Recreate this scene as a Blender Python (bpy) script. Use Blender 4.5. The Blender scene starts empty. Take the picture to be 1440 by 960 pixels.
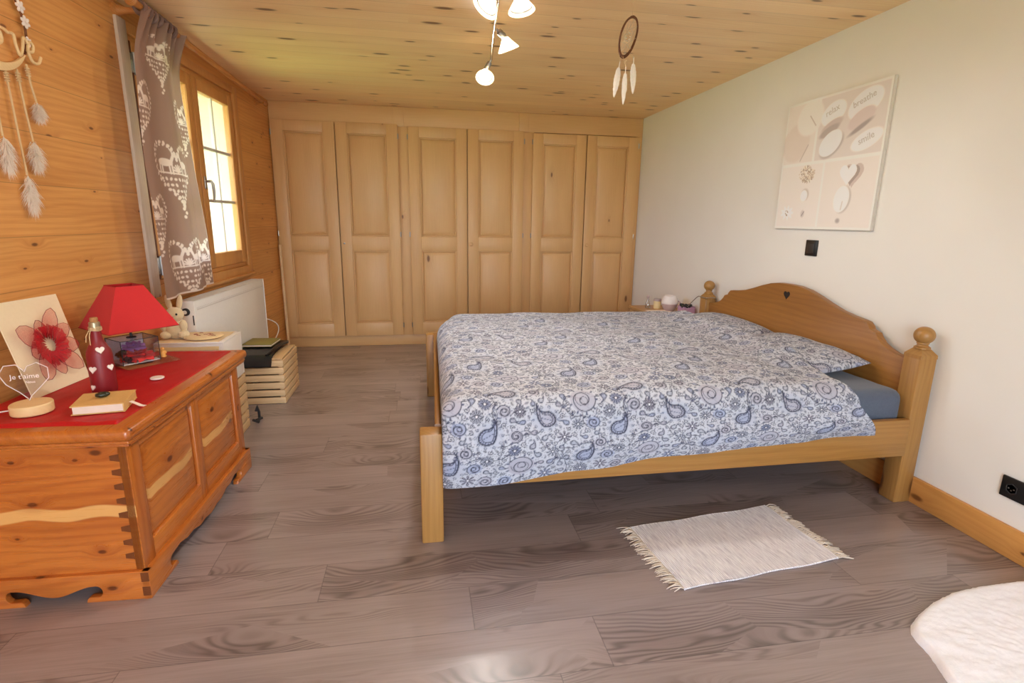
import bpy, bmesh, math, random
import numpy as np
from mathutils import Matrix, Vector, noise as mnoise
random.seed(7); RNG = np.random.default_rng(7)
S = bpy.context.scene; C = bpy.context.collection
PI = math.pi
def lin(r, g, b):
    f = lambda c: (c/255/12.92) if c/255 <= .04045 else ((c/255+.055)/1.055)**2.4
    return (f(r), f(g), f(b), 1.0)
# ------------------------------------------------------------------ camera
XL, XR, YB, ZC = -1.239, 2.134, 5.089, 2.151
cd = bpy.data.cameras.new('camera'); cam = bpy.data.objects.new('camera', cd); C.objects.link(cam)
r_ = Vector((0.98544962, -0.16936458, 0.01430667)); u_ = Vector((0.02417416, 0.22297816, 0.97452365)); f_ = Vector((0.16823987, 0.95999811, -0.22382799))
M = Matrix.Identity(4)
for i in range(3): M[i][0] = r_[i]; M[i][1] = u_[i]; M[i][2] = -f_[i]
M[2][3] = 1.1942
cam.matrix_world = M
cd.sensor_fit = 'HORIZONTAL'; cd.sensor_width = 36; cd.lens = 743.98/1440*36; cd.clip_start = .02
S.camera = cam
# ------------------------------------------------------------------ view, world
S.view_settings.view_transform = 'Standard'; S.view_settings.look = 'None'; S.view_settings.gamma = 1
S.view_settings.use_curve_mapping = False
S.view_settings.exposure = 0.02
S.cycles.max_bounces = 14; S.cycles.diffuse_bounces = 8; S.cycles.transparent_max_bounces = 16
SKY = 13.0
w = bpy.data.worlds.new('world'); S.world = w; w.use_nodes = True
wn = w.node_tree; bg = wn.nodes['Background']
tcw = wn.nodes.new('ShaderNodeTexCoord'); sxw = wn.nodes.new('ShaderNodeSeparateXYZ'); rpw = wn.nodes.new('ShaderNodeValToRGB')
wn.links.new(tcw.outputs['Generated'], sxw.inputs[0])
mrw = wn.nodes.new('ShaderNodeMapRange'); mrw.inputs[1].default_value = -1; mrw.inputs[2].default_value = 1
wn.links.new(sxw.outputs[2], mrw.inputs[0]); wn.links.new(mrw.outputs[0], rpw.inputs[0]); wn.links.new(rpw.outputs[0], bg.inputs[0])
e = rpw.color_ramp.elements
e[0].position = .47; e[0].color = (.36, .40, .30, 1)
e[1].position = .53; e[1].color = (.71, .85, 1.0, 1)
x = e.new(.9); x.color = (.60, .77, 1.0, 1)
bg.inputs[1].default_value = SKY
BULB_W = 17.0
sund = bpy.data.lights.new('sun', 'SUN'); sund.energy = 40; sund.angle = .01; sund.color = (1, .96, .88)
suno = bpy.data.objects.new('sun', sund); C.objects.link(suno); suno.rotation_euler = Vector((-.62, -.35, -.75)).to_track_quat('-Z', 'Y').to_euler()
# ------------------------------------------------------------------ frames of reference
def frame(x, y, z, deg=0): return Matrix.Translation((x, y, z)) @ Matrix.Rotation(math.radians(deg), 4, 'Z')
LW = frame(XL, YB, 0, -3)          # left wall: local x into the room, local y along the wall
CH = frame(-.868, 1.635, 0, -2)    # chest
def LWP(x, s, z): return LW @ Vector((x, s, z))
# ------------------------------------------------------------------ node helper
class NT:
    def __init__(s, name):
        s.mat = bpy.data.materials.new(name); s.mat.use_nodes = True; s.t = s.mat.node_tree
        s.b = s.t.nodes['Principled BSDF']; s.out = s.t.nodes['Material Output']
    def n(s, typ, props=None, **ins):
        nd = s.t.nodes.new('ShaderNode'+typ)
        for k, v in (props or {}).items(): setattr(nd, k, v)
        for k, v in ins.items():
            key = int(k[1:]) if k[0] == 'i' and k[1:].isdigit() else k.replace('_', ' ')
            s.set(nd.inputs[key], v)
        return nd
    def set(s, sock, v):
        if isinstance(v, bpy.types.NodeSocket): s.t.links.new(v, sock)
        elif isinstance(v, bpy.types.Node): s.t.links.new(v.outputs[0], sock)
        else: sock.default_value = v
    def m(s, op, a, b=0.0, c=None):
        nd = s.n('Math', {'operation': op}, i0=a, i1=b)
        if c is not None: s.set(nd.inputs[2], c)
        return nd.outputs[0]
    def ss(s, v, lo, hi):  # smoothstep
        nd = s.n('MapRange', {'interpolation_type': 'SMOOTHSTEP'}, i0=v, i1=lo, i2=hi, i3=0.0, i4=1.0)
        return nd.outputs[0]
    def mix(s, f, a, b, mode='MIX'):
        nd = s.t.nodes.new('ShaderNodeMix'); nd.data_type = 'RGBA'; nd.blend_type = mode
        s.set(nd.inputs[0], f); s.set(nd.inputs[6], a); s.set(nd.inputs[7], b)
        return nd.outputs[2]
    def xyz(s, a, b, c): return s.n('CombineXYZ', i0=a, i1=b, i2=c).outputs[0]
    def noise(s, v, sc, det=2.0, rough=.5, dist=0.0):
        return s.n('TexNoise', None, Vector=v, Scale=sc, Detail=det, Roughness=rough, Distortion=dist).outputs[0]
    def bump(s, h, strength=.3, dist=.002):
        b = s.n('Bump', None, Strength=strength, Distance=dist, Height=h); s.set(s.b.inputs['Normal'], b.outputs[0])
    def p(s, **k):
        for a, v in k.items(): s.set(s.b.inputs[a.replace('_', ' ')], v)
        return s
def plain(name, col, rough=.5, metal=0, **k):
    t = NT(name); t.p(Base_Color=col, Roughness=rough, Metallic=metal)
    co = t.n('TexCoord').outputs['Object']
    nz = t.noise(co, 60, 3)
    t.set(t.b.inputs['Base Color'], t.mix(.06, col, t.mix(nz, (0, 0, 0, 1), tuple(min(1, c*1.6) for c in col[:3])+(1,))))
    if k: t.p(**k)
    return t.mat
def wood(name, light, dark, along='X', across=None, plank=None, jointlen=None, knots=.45, knotcol=None, rough=.4, ring=9.0, seam=.55, var=.16, kx=2.0, ky=6.5, contrast=.75, spec=.5, coat=0, fig=.5, ksize=1.0, big=0, rw=.12, halo_k=.45, hw=.03, sap=None, core_k=.85, cluster=0, coat_r=.14, streak=0):
    t = NT(name); co = t.n('TexCoord').outputs['Object']; sp = t.n('SeparateXYZ', None, Vector=co)
    ax = {'X': 0, 'Y': 1, 'Z': 2}; A = sp.outputs[ax[along]]
    oth = [i for i in range(3) if i != ax[along]]
    if across: Bc = sp.outputs[ax[across]]; Cc = sp.outputs[[i for i in oth if i != ax[across]][0]]
    else: Bc = t.m('ADD', sp.outputs[oth[0]], sp.outputs[oth[1]]); Cc = t.m('SUBTRACT', sp.outputs[oth[0]], sp.outputs[oth[1]])
    seamv = None; rnd = 0.0
    if plank:
        q = t.m('DIVIDE', Bc, plank); idn = t.m('FLOOR', q); fr = t.m('FRACT', q)
        rnd = t.n('TexWhiteNoise', {'noise_dimensions': '1D'}, W=idn).outputs['Value']
        edge = t.m('MULTIPLY', t.m('MINIMUM', fr, t.m('SUBTRACT', 1.0, fr)), plank)
        seamv = t.ss(edge, .0004, .0022)
        if jointlen:
            q2 = t.m('ADD', t.m('DIVIDE', A, jointlen), t.m('MULTIPLY', rnd, 5.0)); id2 = t.m('FLOOR', q2); f2 = t.m('FRACT', q2)
            e2 = t.m('MULTIPLY', t.m('MINIMUM', f2, t.m('SUBTRACT', 1.0, f2)), jointlen)
            seamv = t.m('MULTIPLY', seamv, t.ss(e2, .0004, .0022))
            rnd = t.n('TexWhiteNoise', {'noise_dimensions': '2D'}, Vector=t.xyz(idn, id2, 0.0)).outputs['Value']
        A2 = t.m('ADD', A, t.m('MULTIPLY', rnd, 9.7))
        B2 = t.m('ADD', Bc, t.m('MULTIPLY', rnd, 3.3))
    else: A2, B2 = A, Bc
    kv = t.n('TexVoronoi', {'voronoi_dimensions': '2D', 'feature': 'F1'}, Vector=t.xyz(t.m('MULTIPLY', A2, kx), t.m('MULTIPLY', B2, ky), 0.0), Scale=1.0, Randomness=.95)
    kd = kv.outputs['Distance']; kr = t.n('SeparateColor', None, i0=kv.outputs['Color']).outputs[0]
    gate = t.m('LESS_THAN', kr, knots)
    sz = t.m('MULTIPLY', t.m('ADD', .5, t.m('DIVIDE', kr, max(knots, .01))), ksize)
    kdd = t.m('DIVIDE', kd, sz)
    halo = t.m('MULTIPLY', t.m('SUBTRACT', 1.0, t.ss(kdd, .0, .34)), gate)
    core = t.m('MULTIPLY', t.m('SUBTRACT', 1.0, t.ss(kdd, .035, .085)), gate)
    Bd = t.m('ADD', B2, t.m('MULTIPLY', halo, hw))
    warp = t.noise(t.xyz(t.m('MULTIPLY', A2, 1.3), t.m('MULTIPLY', Bd, 7.0), t.m('MULTIPLY', Cc, 3.0)), 1.0, 2)
    ph = t.m('ADD', t.m('MULTIPLY', Bd, ring*16), t.m('MULTIPLY', warp, ring*fig*3.0))
    rings = t.m('ADD', t.m('MULTIPLY', t.m('SINE', t.m('MULTIPLY', ph, 2.2)), .5), .5)
    if cluster: rings = t.m('MULTIPLY', rings, t.m('MAXIMUM', t.m('MULTIPLY', t.ss(kdd, .42, .02), gate), t.m('MULTIPLY', t.ss(t.noise(t.xyz(t.m('MULTIPLY', A2, 1.6), t.m('MULTIPLY', B2, 9.0), 0.0), 1.0, 2), .48, .68), .7)))
    fine = t.noise(t.xyz(t.m('MULTIPLY', A2, 5.0), t.m('MULTIPLY', Bd, 160.0), t.m('MULTIPLY', Cc, 60.0)), 1.0, 3, .6)
    broad = t.noise(t.xyz(t.m('MULTIPLY', A2, .9), t.m('MULTIPLY', Bd, 5.0), t.m('MULTIPLY', Cc, 2.0)), 1.3, 2)
    g = t.m('ADD', t.m('ADD', t.m('MULTIPLY', t.m('POWER', rings, 1.6), rw), t.m('MULTIPLY', fine, .40)), t.m('MULTIPLY', broad, .62))
    if streak: g = t.m('ADD', g, t.m('MULTIPLY', t.m('SUBTRACT', t.noise(t.xyz(t.m('MULTIPLY', A2, 3.0), t.m('MULTIPLY', Bd, 70.0), 0.0), 1.0, 3, .65), .5), streak))
    g = t.ss(g, .22, .80+rw)
    col = t.mix(t.m('MULTIPLY', g, contrast), light, dark)
    if big:
        bm_ = t.ss(t.noise(t.xyz(t.m('MULTIPLY', A2, .8), t.m('MULTIPLY', Bd, 4.0), 0.0), 1.6, 3), .55, .75)
        col = t.mix(t.m('MULTIPLY', bm_, big), col, dark)
    if sap:
        wob = t.noise(t.xyz(t.m('MULTIPLY', A2, 4.0), 0.0, 3.0), 1.0, 1)
        dd = t.m('ABSOLUTE', t.m('SUBTRACT', t.m('ADD', Bc, t.m('MULTIPLY', t.m('SUBTRACT', wob, .5), .10)), sap[0]))
        col = t.mix(t.m('MULTIPLY', t.m('SUBTRACT', 1.0, t.ss(dd, sap[1]*.8, sap[1]*1.15)), .85), col, sap[2])
    kc = knotcol or tuple(c*.35 for c in dark[:3])+(1,)
    col = t.mix(t.m('MULTIPLY', halo, halo_k), col, dark)
    col = t.mix(t.m('MULTIPLY', core, core_k), col, kc)
    if plank:
        br = t.m('ADD', 1.0-var/2, t.m('MULTIPLY', rnd, var))
        col = t.mix(1.0, col, t.n('CombineColor', None, i0=br, i1=br, i2=br).outputs[0], 'MULTIPLY')
        sv = t.m('ADD', 1.0-seam, t.m('MULTIPLY', seamv, seam))
        col = t.mix(1.0, col, t.n('CombineColor', None, i0=sv, i1=sv, i2=sv).outputs[0], 'MULTIPLY')
    t.p(Base_Color=col, Roughness=t.m('ADD', rough-.06, t.m('MULTIPLY', fine, .14)), Specular_IOR_Level=spec)
    if coat: t.p(Coat_Weight=coat, Coat_Roughness=coat_r)
    h = fine if not plank else t.m('ADD', t.m('MULTIPLY', fine, .25), t.m('MULTIPLY', seamv, 1.0))
    t.bump(h, .25, .0012)
    return t.mat
def sheer(name, col, alpha, rough=.6):
    t = NT(name); t.p(Base_Color=col, Roughness=rough, Alpha=alpha)
    co = t.n('TexCoord').outputs['Object']; wv = t.noise(co, 900, 1)
    t.p(Alpha=t.m('MULTIPLY', t.ss(wv, .2, .6), alpha)); return t.mat
def glass(name, tint=(1, 1, 1, 1), gl=.10):
    t = NT(name); t.t.nodes.remove(t.b)
    tr = t.n('BsdfTransparent', None, Color=tint); gs = t.n('BsdfGlossy', None, Roughness=.02)
    fr = t.n('LayerWeight', None, Blend=.25)
    mx = t.n('MixShader', None, i0=t.m('ADD', t.m('MULTIPLY', fr.outputs['Fresnel'], .5), gl*.3), i1=tr.outputs[0], i2=gs.outputs[0])
    t.t.links.new(mx.outputs[0], t.out.inputs[0]); return t.mat
def attrmat(name, rough=.85, bumpscale=500, bumpk=.15, sheen=0, trans=0):
    t = NT(name); at = t.n('Attribute', {'attribute_name': 'print'}); co = t.n('TexCoord').outputs['Object']
    t.p(Base_Color=at.outputs['Color'], Roughness=rough, Sheen_Weight=sheen); t.bump(t.noise(co, bumpscale, 2), bumpk, .001)
    if trans:
        tl = t.n('BsdfTranslucent', None, Color=at.outputs['Color'])
        mx = t.n('MixShader', None, i0=trans, i1=t.b.outputs[0], i2=tl.outputs[0]); t.t.links.new(mx.outputs[0], t.out.inputs[0])
    return t.mat
def fabric(name, c1, c2, sc=300, rough=.9, sheen=.2, k=.25):
    t = NT(name); co = t.n('TexCoord').outputs['Object']; nz = t.noise(co, sc, 3)
    t.p(Base_Color=t.mix(nz, c1, c2), Roughness=rough, Sheen_Weight=sheen); t.bump(nz, k, .001); return t.mat
# ------------------------------------------------------------------ materials
MT = {}
MT['wallwood'] = wood('larch_wall_boards', lin(226, 166, 94), lin(186, 116, 52), 'Y', 'Z', .185, None, .42, lin(96, 48, 18), .42, 7, .4, .12, 3.4, 8.5, .8, ksize=.62)
MT['ceilwood'] = wood('pine_ceiling_boards', lin(255, 224, 174), lin(234, 186, 124), 'X', 'Y', .125, None, .48, lin(96, 54, 26), .40, 9, .3, .08, 2.6, 8, .7, ksize=1.35, hw=.02)
MT['wardrobe'] = wood('pale_larch', lin(221, 177, 122), lin(195, 146, 94), 'Z', None, None, None, .10, lin(110, 66, 36), .42, 14, var=.0, kx=2.5, ky=6, contrast=.6, fig=.25)
MT['wardrobe_h'] = wood('pale_larch_rail', lin(221, 177, 122), lin(195, 146, 94), 'X', None, None, None, .05, lin(110, 66, 36), .42, 14, contrast=.6, fig=.25)
MT['frameX'] = wood('window_pine', lin(216, 158, 92), lin(186, 118, 58), 'Z', None, None, None, .12, lin(110, 60, 26), .42, 10, contrast=.7)
MT['bed'] = wood('waxed_pine_bed', lin(178, 130, 68), lin(140, 94, 42), 'X', None, None, None, .25, lin(86, 46, 18), .38, 7, contrast=.8, kx=2.6, ky=7)
MT['bedY'] = wood('waxed_pine_headboard', lin(164, 112, 52), lin(126, 80, 34), 'Y', None, None, None, .22, lin(80, 42, 16), .38, 6, contrast=.8, kx=2.2, ky=5)
MT['bedZ'] = wood('waxed_pine_post', lin(178, 132, 72), lin(140, 96, 46), 'Z', None, None, None, .15, lin(86, 46, 18), .38, 8, contrast=.75)
SAP = lin(226, 170, 100)
MT['chestX'] = wood('red_cedar_end', lin(202, 118, 48), lin(150, 68, 22), 'X', None, None, None, .5, lin(78, 30, 10), .28, 5, contrast=.9, kx=5.5, ky=10, coat=.35, fig=.9, ksize=1.0, rw=.15, sap=(.315, .020, SAP))
MT['chestY'] = wood('red_cedar_front', lin(204, 120, 48), lin(148, 68, 22), 'Y', None, None, None, .5, lin(78, 30, 10), .28, 5, contrast=.9, kx=5.5, ky=9, coat=.35, fig=.9, ksize=.9, rw=.08)
MT['chestP'] = wood('red_cedar_panel', lin(204, 120, 48), lin(148, 68, 22), 'Y', None, None, None, .5, lin(78, 30, 10), .28, 5, contrast=.9, kx=5.5, ky=9, coat=.35, fig=.9, ksize=1.1, rw=.15, sap=(.29, .018, SAP))
MT['chestZ'] = wood('red_cedar_stile', lin(198, 114, 46), lin(148, 68, 22), 'Z', None, None, None, .3, lin(78, 30, 10), .28, 6, contrast=.9, kx=3.5, ky=9, coat=.35, rw=.15)
MT['dovetail'] = wood('dark_end_grain', lin(120, 62, 24), lin(78, 36, 12), 'Y', None, None, None, .0, None, .4, 30)
MT['board'] = wood('pine_baseboard', lin(214, 158, 88), lin(184, 120, 56), 'Y', None, None, None, .5, lin(104, 54, 20), .38, 6, contrast=.75, kx=3, ky=7, ksize=1.2)
MT['crate'] = wood('raw_crate_wood', lin(224, 190, 144), lin(190, 148, 100), 'X', None, None, None, .12, lin(120, 76, 40), .6, 10, contrast=.7)
MT['crateY'] = wood('raw_crate_slat', lin(224, 190, 144), lin(190, 148, 100), 'Y', None, None, None, .12, lin(120, 76, 40), .6, 10, contrast=.7)
MT['nightwood'] = wood('nightstand_pine', lin(206, 162, 108), lin(176, 126, 74), 'X', None, None, None, .1, None, .4, 8)
MT['rod'] = wood('orange_pine_rod', lin(204, 138, 72), lin(160, 94, 40), 'Y', None, None, None, .1, None, .35, 12)
MT['palewood'] = wood('pale_birch', lin(236, 204, 150), lin(214, 176, 118), 'X', None, None, None, .0, None, .5, 12, contrast=.5)
MT['reveal'] = wood('pale_window_casing', lin(226, 210, 190), lin(200, 178, 154), 'Z', None, None, None, .4, lin(120, 76, 44), .5, 9, kx=3, ky=9)
MT['floor'] = wood('grey_oak_laminate', lin(156, 141, 138), lin(80, 67, 65), 'X', 'Y', .192, 1.32, .62, lin(92, 74, 69), .36, 13, .4, .10, 1.7, 5.4, .9, fig=1.3, ksize=2.6, rw=.5, halo_k=.12, hw=.10, core_k=.25, cluster=1, coat=.7, coat_r=.24, streak=.45)
def plaster():
    t = NT('white_plaster'); co = t.n('TexCoord').outputs['Object']
    a = t.noise(co, 90, 4, .6); b = t.noise(co, 3, 2)
    t.p(Base_Color=t.mix(b, lin(236, 233, 226), lin(230, 227, 219)), Roughness=.85); t.bump(a, .12, .002); return t.mat
MT['plaster'] = plaster()
MT['white'] = plain('white_enamel', lin(240, 238, 234), .35)
MT['whitepaint'] = plain('white_painted_wood', lin(238, 230, 222), .5)
MT['black'] = plain('black_plastic', lin(26, 26, 26), .35)
MT['darkgrey'] = plain('dark_rubber', lin(52, 50, 50), .6)
MT['chrome'] = plain('brushed_chrome', lin(196, 192, 186), .18, 1)
MT['steel'] = plain('zinc_steel', lin(170, 168, 164), .35, 1)
MT['glass'] = glass('window_glass')
MT['acryl'] = glass('clear_acrylic', (.97, .96, .95, 1), .3)
MT['casegl'] = glass('case_glass', (.985, .99, 1, 1), .12)
MT['edge'] = plain('frosted_acrylic_edge', lin(245, 232, 226), .25)
MT['red'] = fabric('red_lampshade_cloth', lin(206, 34, 34), lin(188, 24, 26), 500, .8, .1)
MT['velvet'] = fabric('red_velvet', lin(196, 8, 20), lin(164, 3, 14), 160, .55, .0, .2)
MT['bottle'] = plain('matte_wine_red', lin(132, 22, 30), .45)
MT['heartw'] = plain('white_ceramic_heart', lin(240, 226, 214), .5)
MT['foil'] = plain('tin_foil_neck', lin(176, 160, 130), .35, .8)
MT['cork'] = fabric('cork', lin(190, 140, 88), lin(150, 100, 58), 200, .9, 0)
MT['twine'] = fabric('jute_twine', lin(226, 196, 150), lin(200, 164, 116), 600, .9, 0)
MT['cream'] = fabric('cream_card', lin(240, 222, 186), lin(234, 214, 176), 80, .8, 0, .08)
MT['tulle'] = sheer('red_tulle', lin(206, 20, 40), .5)
MT['tulle2'] = sheer('dense_red_tulle', lin(196, 8, 28), .85)
MT['tullewire'] = plain('dark_red_hem_wire', lin(110, 16, 28), .5)
MT['leather'] = plain('black_leather', lin(22, 22, 26), .32)
MT['olive'] = fabric('olive_cover', lin(150, 136, 70), lin(132, 118, 56), 200, .7, 0)
MT['pages'] = plain('paper_pages', lin(232, 214, 196), .8)
MT['kraft'] = fabric('tan_book_cover', lin(224, 184, 116), lin(208, 166, 98), 150, .7, 0, .1)
MT['stone'] = plain('dark_green_stone', lin(40, 44, 32), .2)
MT['purple'] = fabric('purple_petal', lin(196, 140, 210), lin(160, 106, 176), 60, .7, .2)
MT['redpet'] = fabric('red_petal', lin(232, 52, 46), lin(196, 24, 30), 60, .7, .2)
MT['darkleaf'] = plain('dark_leaf', lin(42, 30, 28), .6)
MT['amber'] = plain('amber_wax', lin(224, 160, 76), .5)
MT['plush'] = fabric('cream_plush', lin(240, 222, 184), lin(216, 194, 150), 240, .95, .6, .8)
MT['pinknose'] = plain('pink_nose', lin(220, 130, 110), .6)
MT['creamcloth'] = fabric('cream_linen', lin(234, 208, 156), lin(220, 192, 138), 260, .9, .2)
MT['feather'] = fabric('white_down', lin(246, 236, 222), lin(232, 216, 196), 200, .9, .4)
MT['vane'] = fabric('white_feather', lin(240, 230, 220), lin(222, 208, 196), 140, .85, .3)
MT['willow'] = fabric('brown_willow', lin(132, 82, 48), lin(92, 52, 28), 120, .8, 0)
MT['bluesheet'] = fabric('slate_blue_jersey', lin(88, 98, 116), lin(74, 84, 102), 120, .9, .25)
MT['dark'] = plain('dark_underbed_shadow_cloth', lin(58, 56, 50), .9)
MT['plushrug'] = fabric('white_plush_rug', lin(248, 248, 252), lin(236, 236, 244), 170, 1, .3, .5)
MT['fringe'] = fabric('cream_cotton_fringe', lin(230, 220, 206), lin(206, 192, 176), 300, .95, .2)
MT['mauve'] = plain('mauve_ceramic', lin(188, 166, 166), .4)
MT['offwhite'] = plain('offwhite_ceramic', lin(240, 232, 228), .4)
MT['pinkbox'] = fabric('pink_print_box', lin(214, 172, 196), lin(180, 130, 166), 45, .6, 0, 0)
MT['candle'] = plain('cream_wax', lin(236, 214, 160), .5)
MT['waterglass'] = glass('vial_glass', (.9, .92, .94, 1), .5)
MT['ivory'] = plain('ivory_cable', lin(238, 232, 220), .4)
MT['glarewood'] = plain('glare_pale_wood', lin(244, 224, 206), .7)  # pale colour stands in for outdoor glare on shutter and jamb
MT['grass'] = fabric('meadow_grass', lin(136, 158, 84), lin(110, 132, 66), 4, .95, 0)
def emis(name, col, st):
    t = NT(name); t.p(Base_Color=col, Emission_Color=col, Emission_Strength=st); return t.mat
MT['bulb'] = emis('lit_halogen', (1.0, .93, .78, 1), 14.0)
def frosted():
    t = NT('frosted_spot_glass'); t.p(Base_Color=lin(255, 250, 238), Roughness=.25, Emission_Color=lin(255, 246, 226), Emission_Strength=2.2)
    tl = t.n('BsdfTranslucent', None, Color=lin(255, 248, 232)); mx = t.n('MixShader', None, i0=.55, i1=t.b.outputs[0], i2=tl.outputs[0])
    t.t.links.new(mx.outputs[0], t.out.inputs[0]); return t.mat
MT['frosted'] = frosted()
def rugmat():
    t = NT('white_rag_weave'); co = t.n('TexCoord').outputs['Object']; sp = t.n('SeparateXYZ', None, Vector=co)
    st = t.noise(t.xyz(t.m('MULTIPLY', sp.outputs[0], 260.0), t.m('MULTIPLY', sp.outputs[1], 14.0), 0.0), 1.0, 2, .7)
    rib = t.m('SINE', t.m('MULTIPLY', sp.outputs[0], 900.0)); rb2 = t.m('SINE', t.m('MULTIPLY', sp.outputs[1], 1500.0))
    t.p(Base_Color=t.mix(t.ss(st, .35, .7), lin(250, 247, 248), lin(212, 206, 212)), Roughness=.95)
    t.bump(t.m('ADD', t.m('MULTIPLY', rib, .6), t.m('MULTIPLY', rb2, .4)), .6, .002); return t.mat
MT['rug'] = rugmat()
# ------------------------------------------------------------------ mesh builder
XFORM = {}   # object -> world matrix of the local frame
class MB:
    def __init__(s, M=None): s.v = []; s.f = []; s.mi = []; s.M = M or Matrix.Identity(4); s.mat = 0; s.col = None
    def add(s, V, F, mi=None):
        o = len(s.v); s.v += [tuple(p) for p in V]; s.f += [tuple(i+o for i in f) for f in F]
        s.mi += [s.mat if mi is None else mi]*len(F); return s
    def bm(s, b, mi=None):
        b.verts.index_update(); s.add([v.co[:] for v in b.verts], [[v.index for v in f.verts] for f in b.faces], mi); b.free(); return s
    def box(s, a, c, bev=.003, seg=2, mi=None, M=None):
        b = bmesh.new(); bmesh.ops.create_cube(b, size=1)
        a = Vector(a); c = Vector(c)
        for v in b.verts: v.co = Vector([(a[i]+c[i])/2 + v.co[i]*abs(c[i]-a[i]) for i in range(3)])
        if bev: bmesh.ops.bevel(b, geom=list(b.edges), offset=min(bev, min(abs(c[i]-a[i]) for i in range(3))*.45), segments=seg, profile=.5, affect='EDGES')
        if M: b.transform(M)
        return s.bm(b, mi)
    def prism(s, pts, axis, lo, hi, mi=None, bev=0):
        # outline pts in the two other axes (in order), extruded along axis
        o = [i for i in range(3) if i != axis]
        def P(p, h):
            q = [0, 0, 0]; q[o[0]] = p[0]; q[o[1]] = p[1]; q[axis] = h; return q
        b = bmesh.new(); A = [b.verts.new(P(p, lo)) for p in pts]; B = [b.verts.new(P(p, hi)) for p in pts]; n = len(pts)
        b.faces.new(A); b.faces.new(B[::-1])
        for i in range(n): b.faces.new((A[i], B[i], B[(i+1) % n], A[(i+1) % n]))
        bmesh.ops.recalc_face_normals(b, faces=b.faces)
        if bev:
            es = [e for e in b.edges if (e.verts[0] in A and e.verts[1] in A) or (e.verts[0] in B and e.verts[1] in B)]
            bmesh.ops.bevel(b, geom=es, offset=bev, segments=2, profile=.5, affect='EDGES')
        return s.bm(b, mi)
    def tube(s, pts, r, n=10, cap=True, closed=False, mi=None):
        P = [Vector(p) for p in pts]; R = r if hasattr(r, '__len__') else [r]*len(P); m = len(P)
        V = []; up = Vector((.123, .3, .94)).normalized(); prev = None
        for i in range(m):
            if closed: d = P[(i+1) % m]-P[i-1]
            else: d = P[min(i+1, m-1)]-P[max(i-1, 0)]
            d = d.normalized() if d.length > 1e-9 else Vector((0, 0, 1))
            if prev is None: a = d.cross(up); a = a if a.length > 1e-4 else d.cross(Vector((1, 0, 0)))
            else: a = prev - d*prev.dot(d)
            a.normalize(); prev = a; b = d.cross(a)
            V += [P[i] + a*(R[i]*math.cos(2*PI*k/n)) + b*(R[i]*math.sin(2*PI*k/n)) for k in range(n)]
        F = []
        for i in range(m if closed else m-1):
            j = (i+1) % m
            for k in range(n): F.append((i*n+k, i*n+(k+1) % n, j*n+(k+1) % n, j*n+k))
        if cap and not closed: F += [tuple(range(n))[::-1], tuple((m-1)*n+k for k in range(n))]
        return s.add(V, F, mi)
    def lathe(s, prof, c=(0, 0, 0), n=32, axis=None, mi=None, sx=1, sy=1):
        # prof: (radius, height); axis: direction vector
        q = Vector((0, 0, 1)).rotation_difference(Vector(axis).normalized()) if axis is not None else None
        V = []; F = []; m = len(prof); c = Vector(c)
        for r, h in prof:
            for k in range(n):
                p = Vector((max(r, 1e-5)*math.cos(2*PI*k/n)*sx, max(r, 1e-5)*math.sin(2*PI*k/n)*sy, h))
                if q: p = q @ p
                V.append(p+c)
        for i in range(m-1):
            for k in range(n): F.append((i*n+k, i*n+(k+1) % n, (i+1)*n+(k+1) % n, (i+1)*n+k))
        if prof[0][0] > 1e-4: F.append(tuple(range(n))[::-1])
        if prof[-1][0] > 1e-4: F.append(tuple((m-1)*n+k for k in range(n)))
        return s.add(V, F, mi)
    def blob(s, c, r, n=16, mi=None, M=None, wob=0, seed=0):
        b = bmesh.new(); bmesh.ops.create_icosphere(b, subdivisions=3, radius=1)
        for v in b.verts:
            k = 1 + wob*mnoise.noise(v.co*2.2+Vector((seed*3.1, seed, 0)))
            v.co = Vector((v.co.x*r[0]*k, v.co.y*r[1]*k, v.co.z*r[2]*k))
        if M: b.transform(M)
        b.transform(Matrix.Translation(c)); return s.bm(b, mi)
    def grid(s, fn, nu, nv, mi=None, thick=0, nrm=None):
        V = [fn(i/(nu-1), j/(nv-1)) for j in range(nv) for i in range(nu)]
        F = [(j*nu+i, j*nu+i+1, (j+1)*nu+i+1, (j+1)*nu+i) for j in range(nv-1) for i in range(nu-1)]
        return s.add(V, F, mi)
    def build(s, name, mats, parent=None, smooth=30, label=None):
        if not isinstance(mats, (list, tuple)): mats = [mats]
        T = s.M
        if parent is not None: T = XFORM[parent.name].inverted() @ s.M
        me = bpy.data.meshes.new(name)
        me.from_pydata([T @ Vector(p) for p in s.v], [], s.f)
        for m in mats: me.materials.append(MT[m] if isinstance(m, str) else m)
        me.polygons.foreach_set('material_index', s.mi)
        if smooth:
            me.polygons.foreach_set('use_smooth', [True]*len(me.polygons)); me.update()
            if smooth < 180: me.set_sharp_from_angle(angle=math.radians(smooth))
        me.update()
        o = bpy.data.objects.new(name, me); C.objects.link(o)
        if parent is not None: o.parent = parent; XFORM[o.name] = XFORM[parent.name]
        else: XFORM[o.name] = Matrix.Identity(4)
        if label: o['label'] = label
        return o
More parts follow.
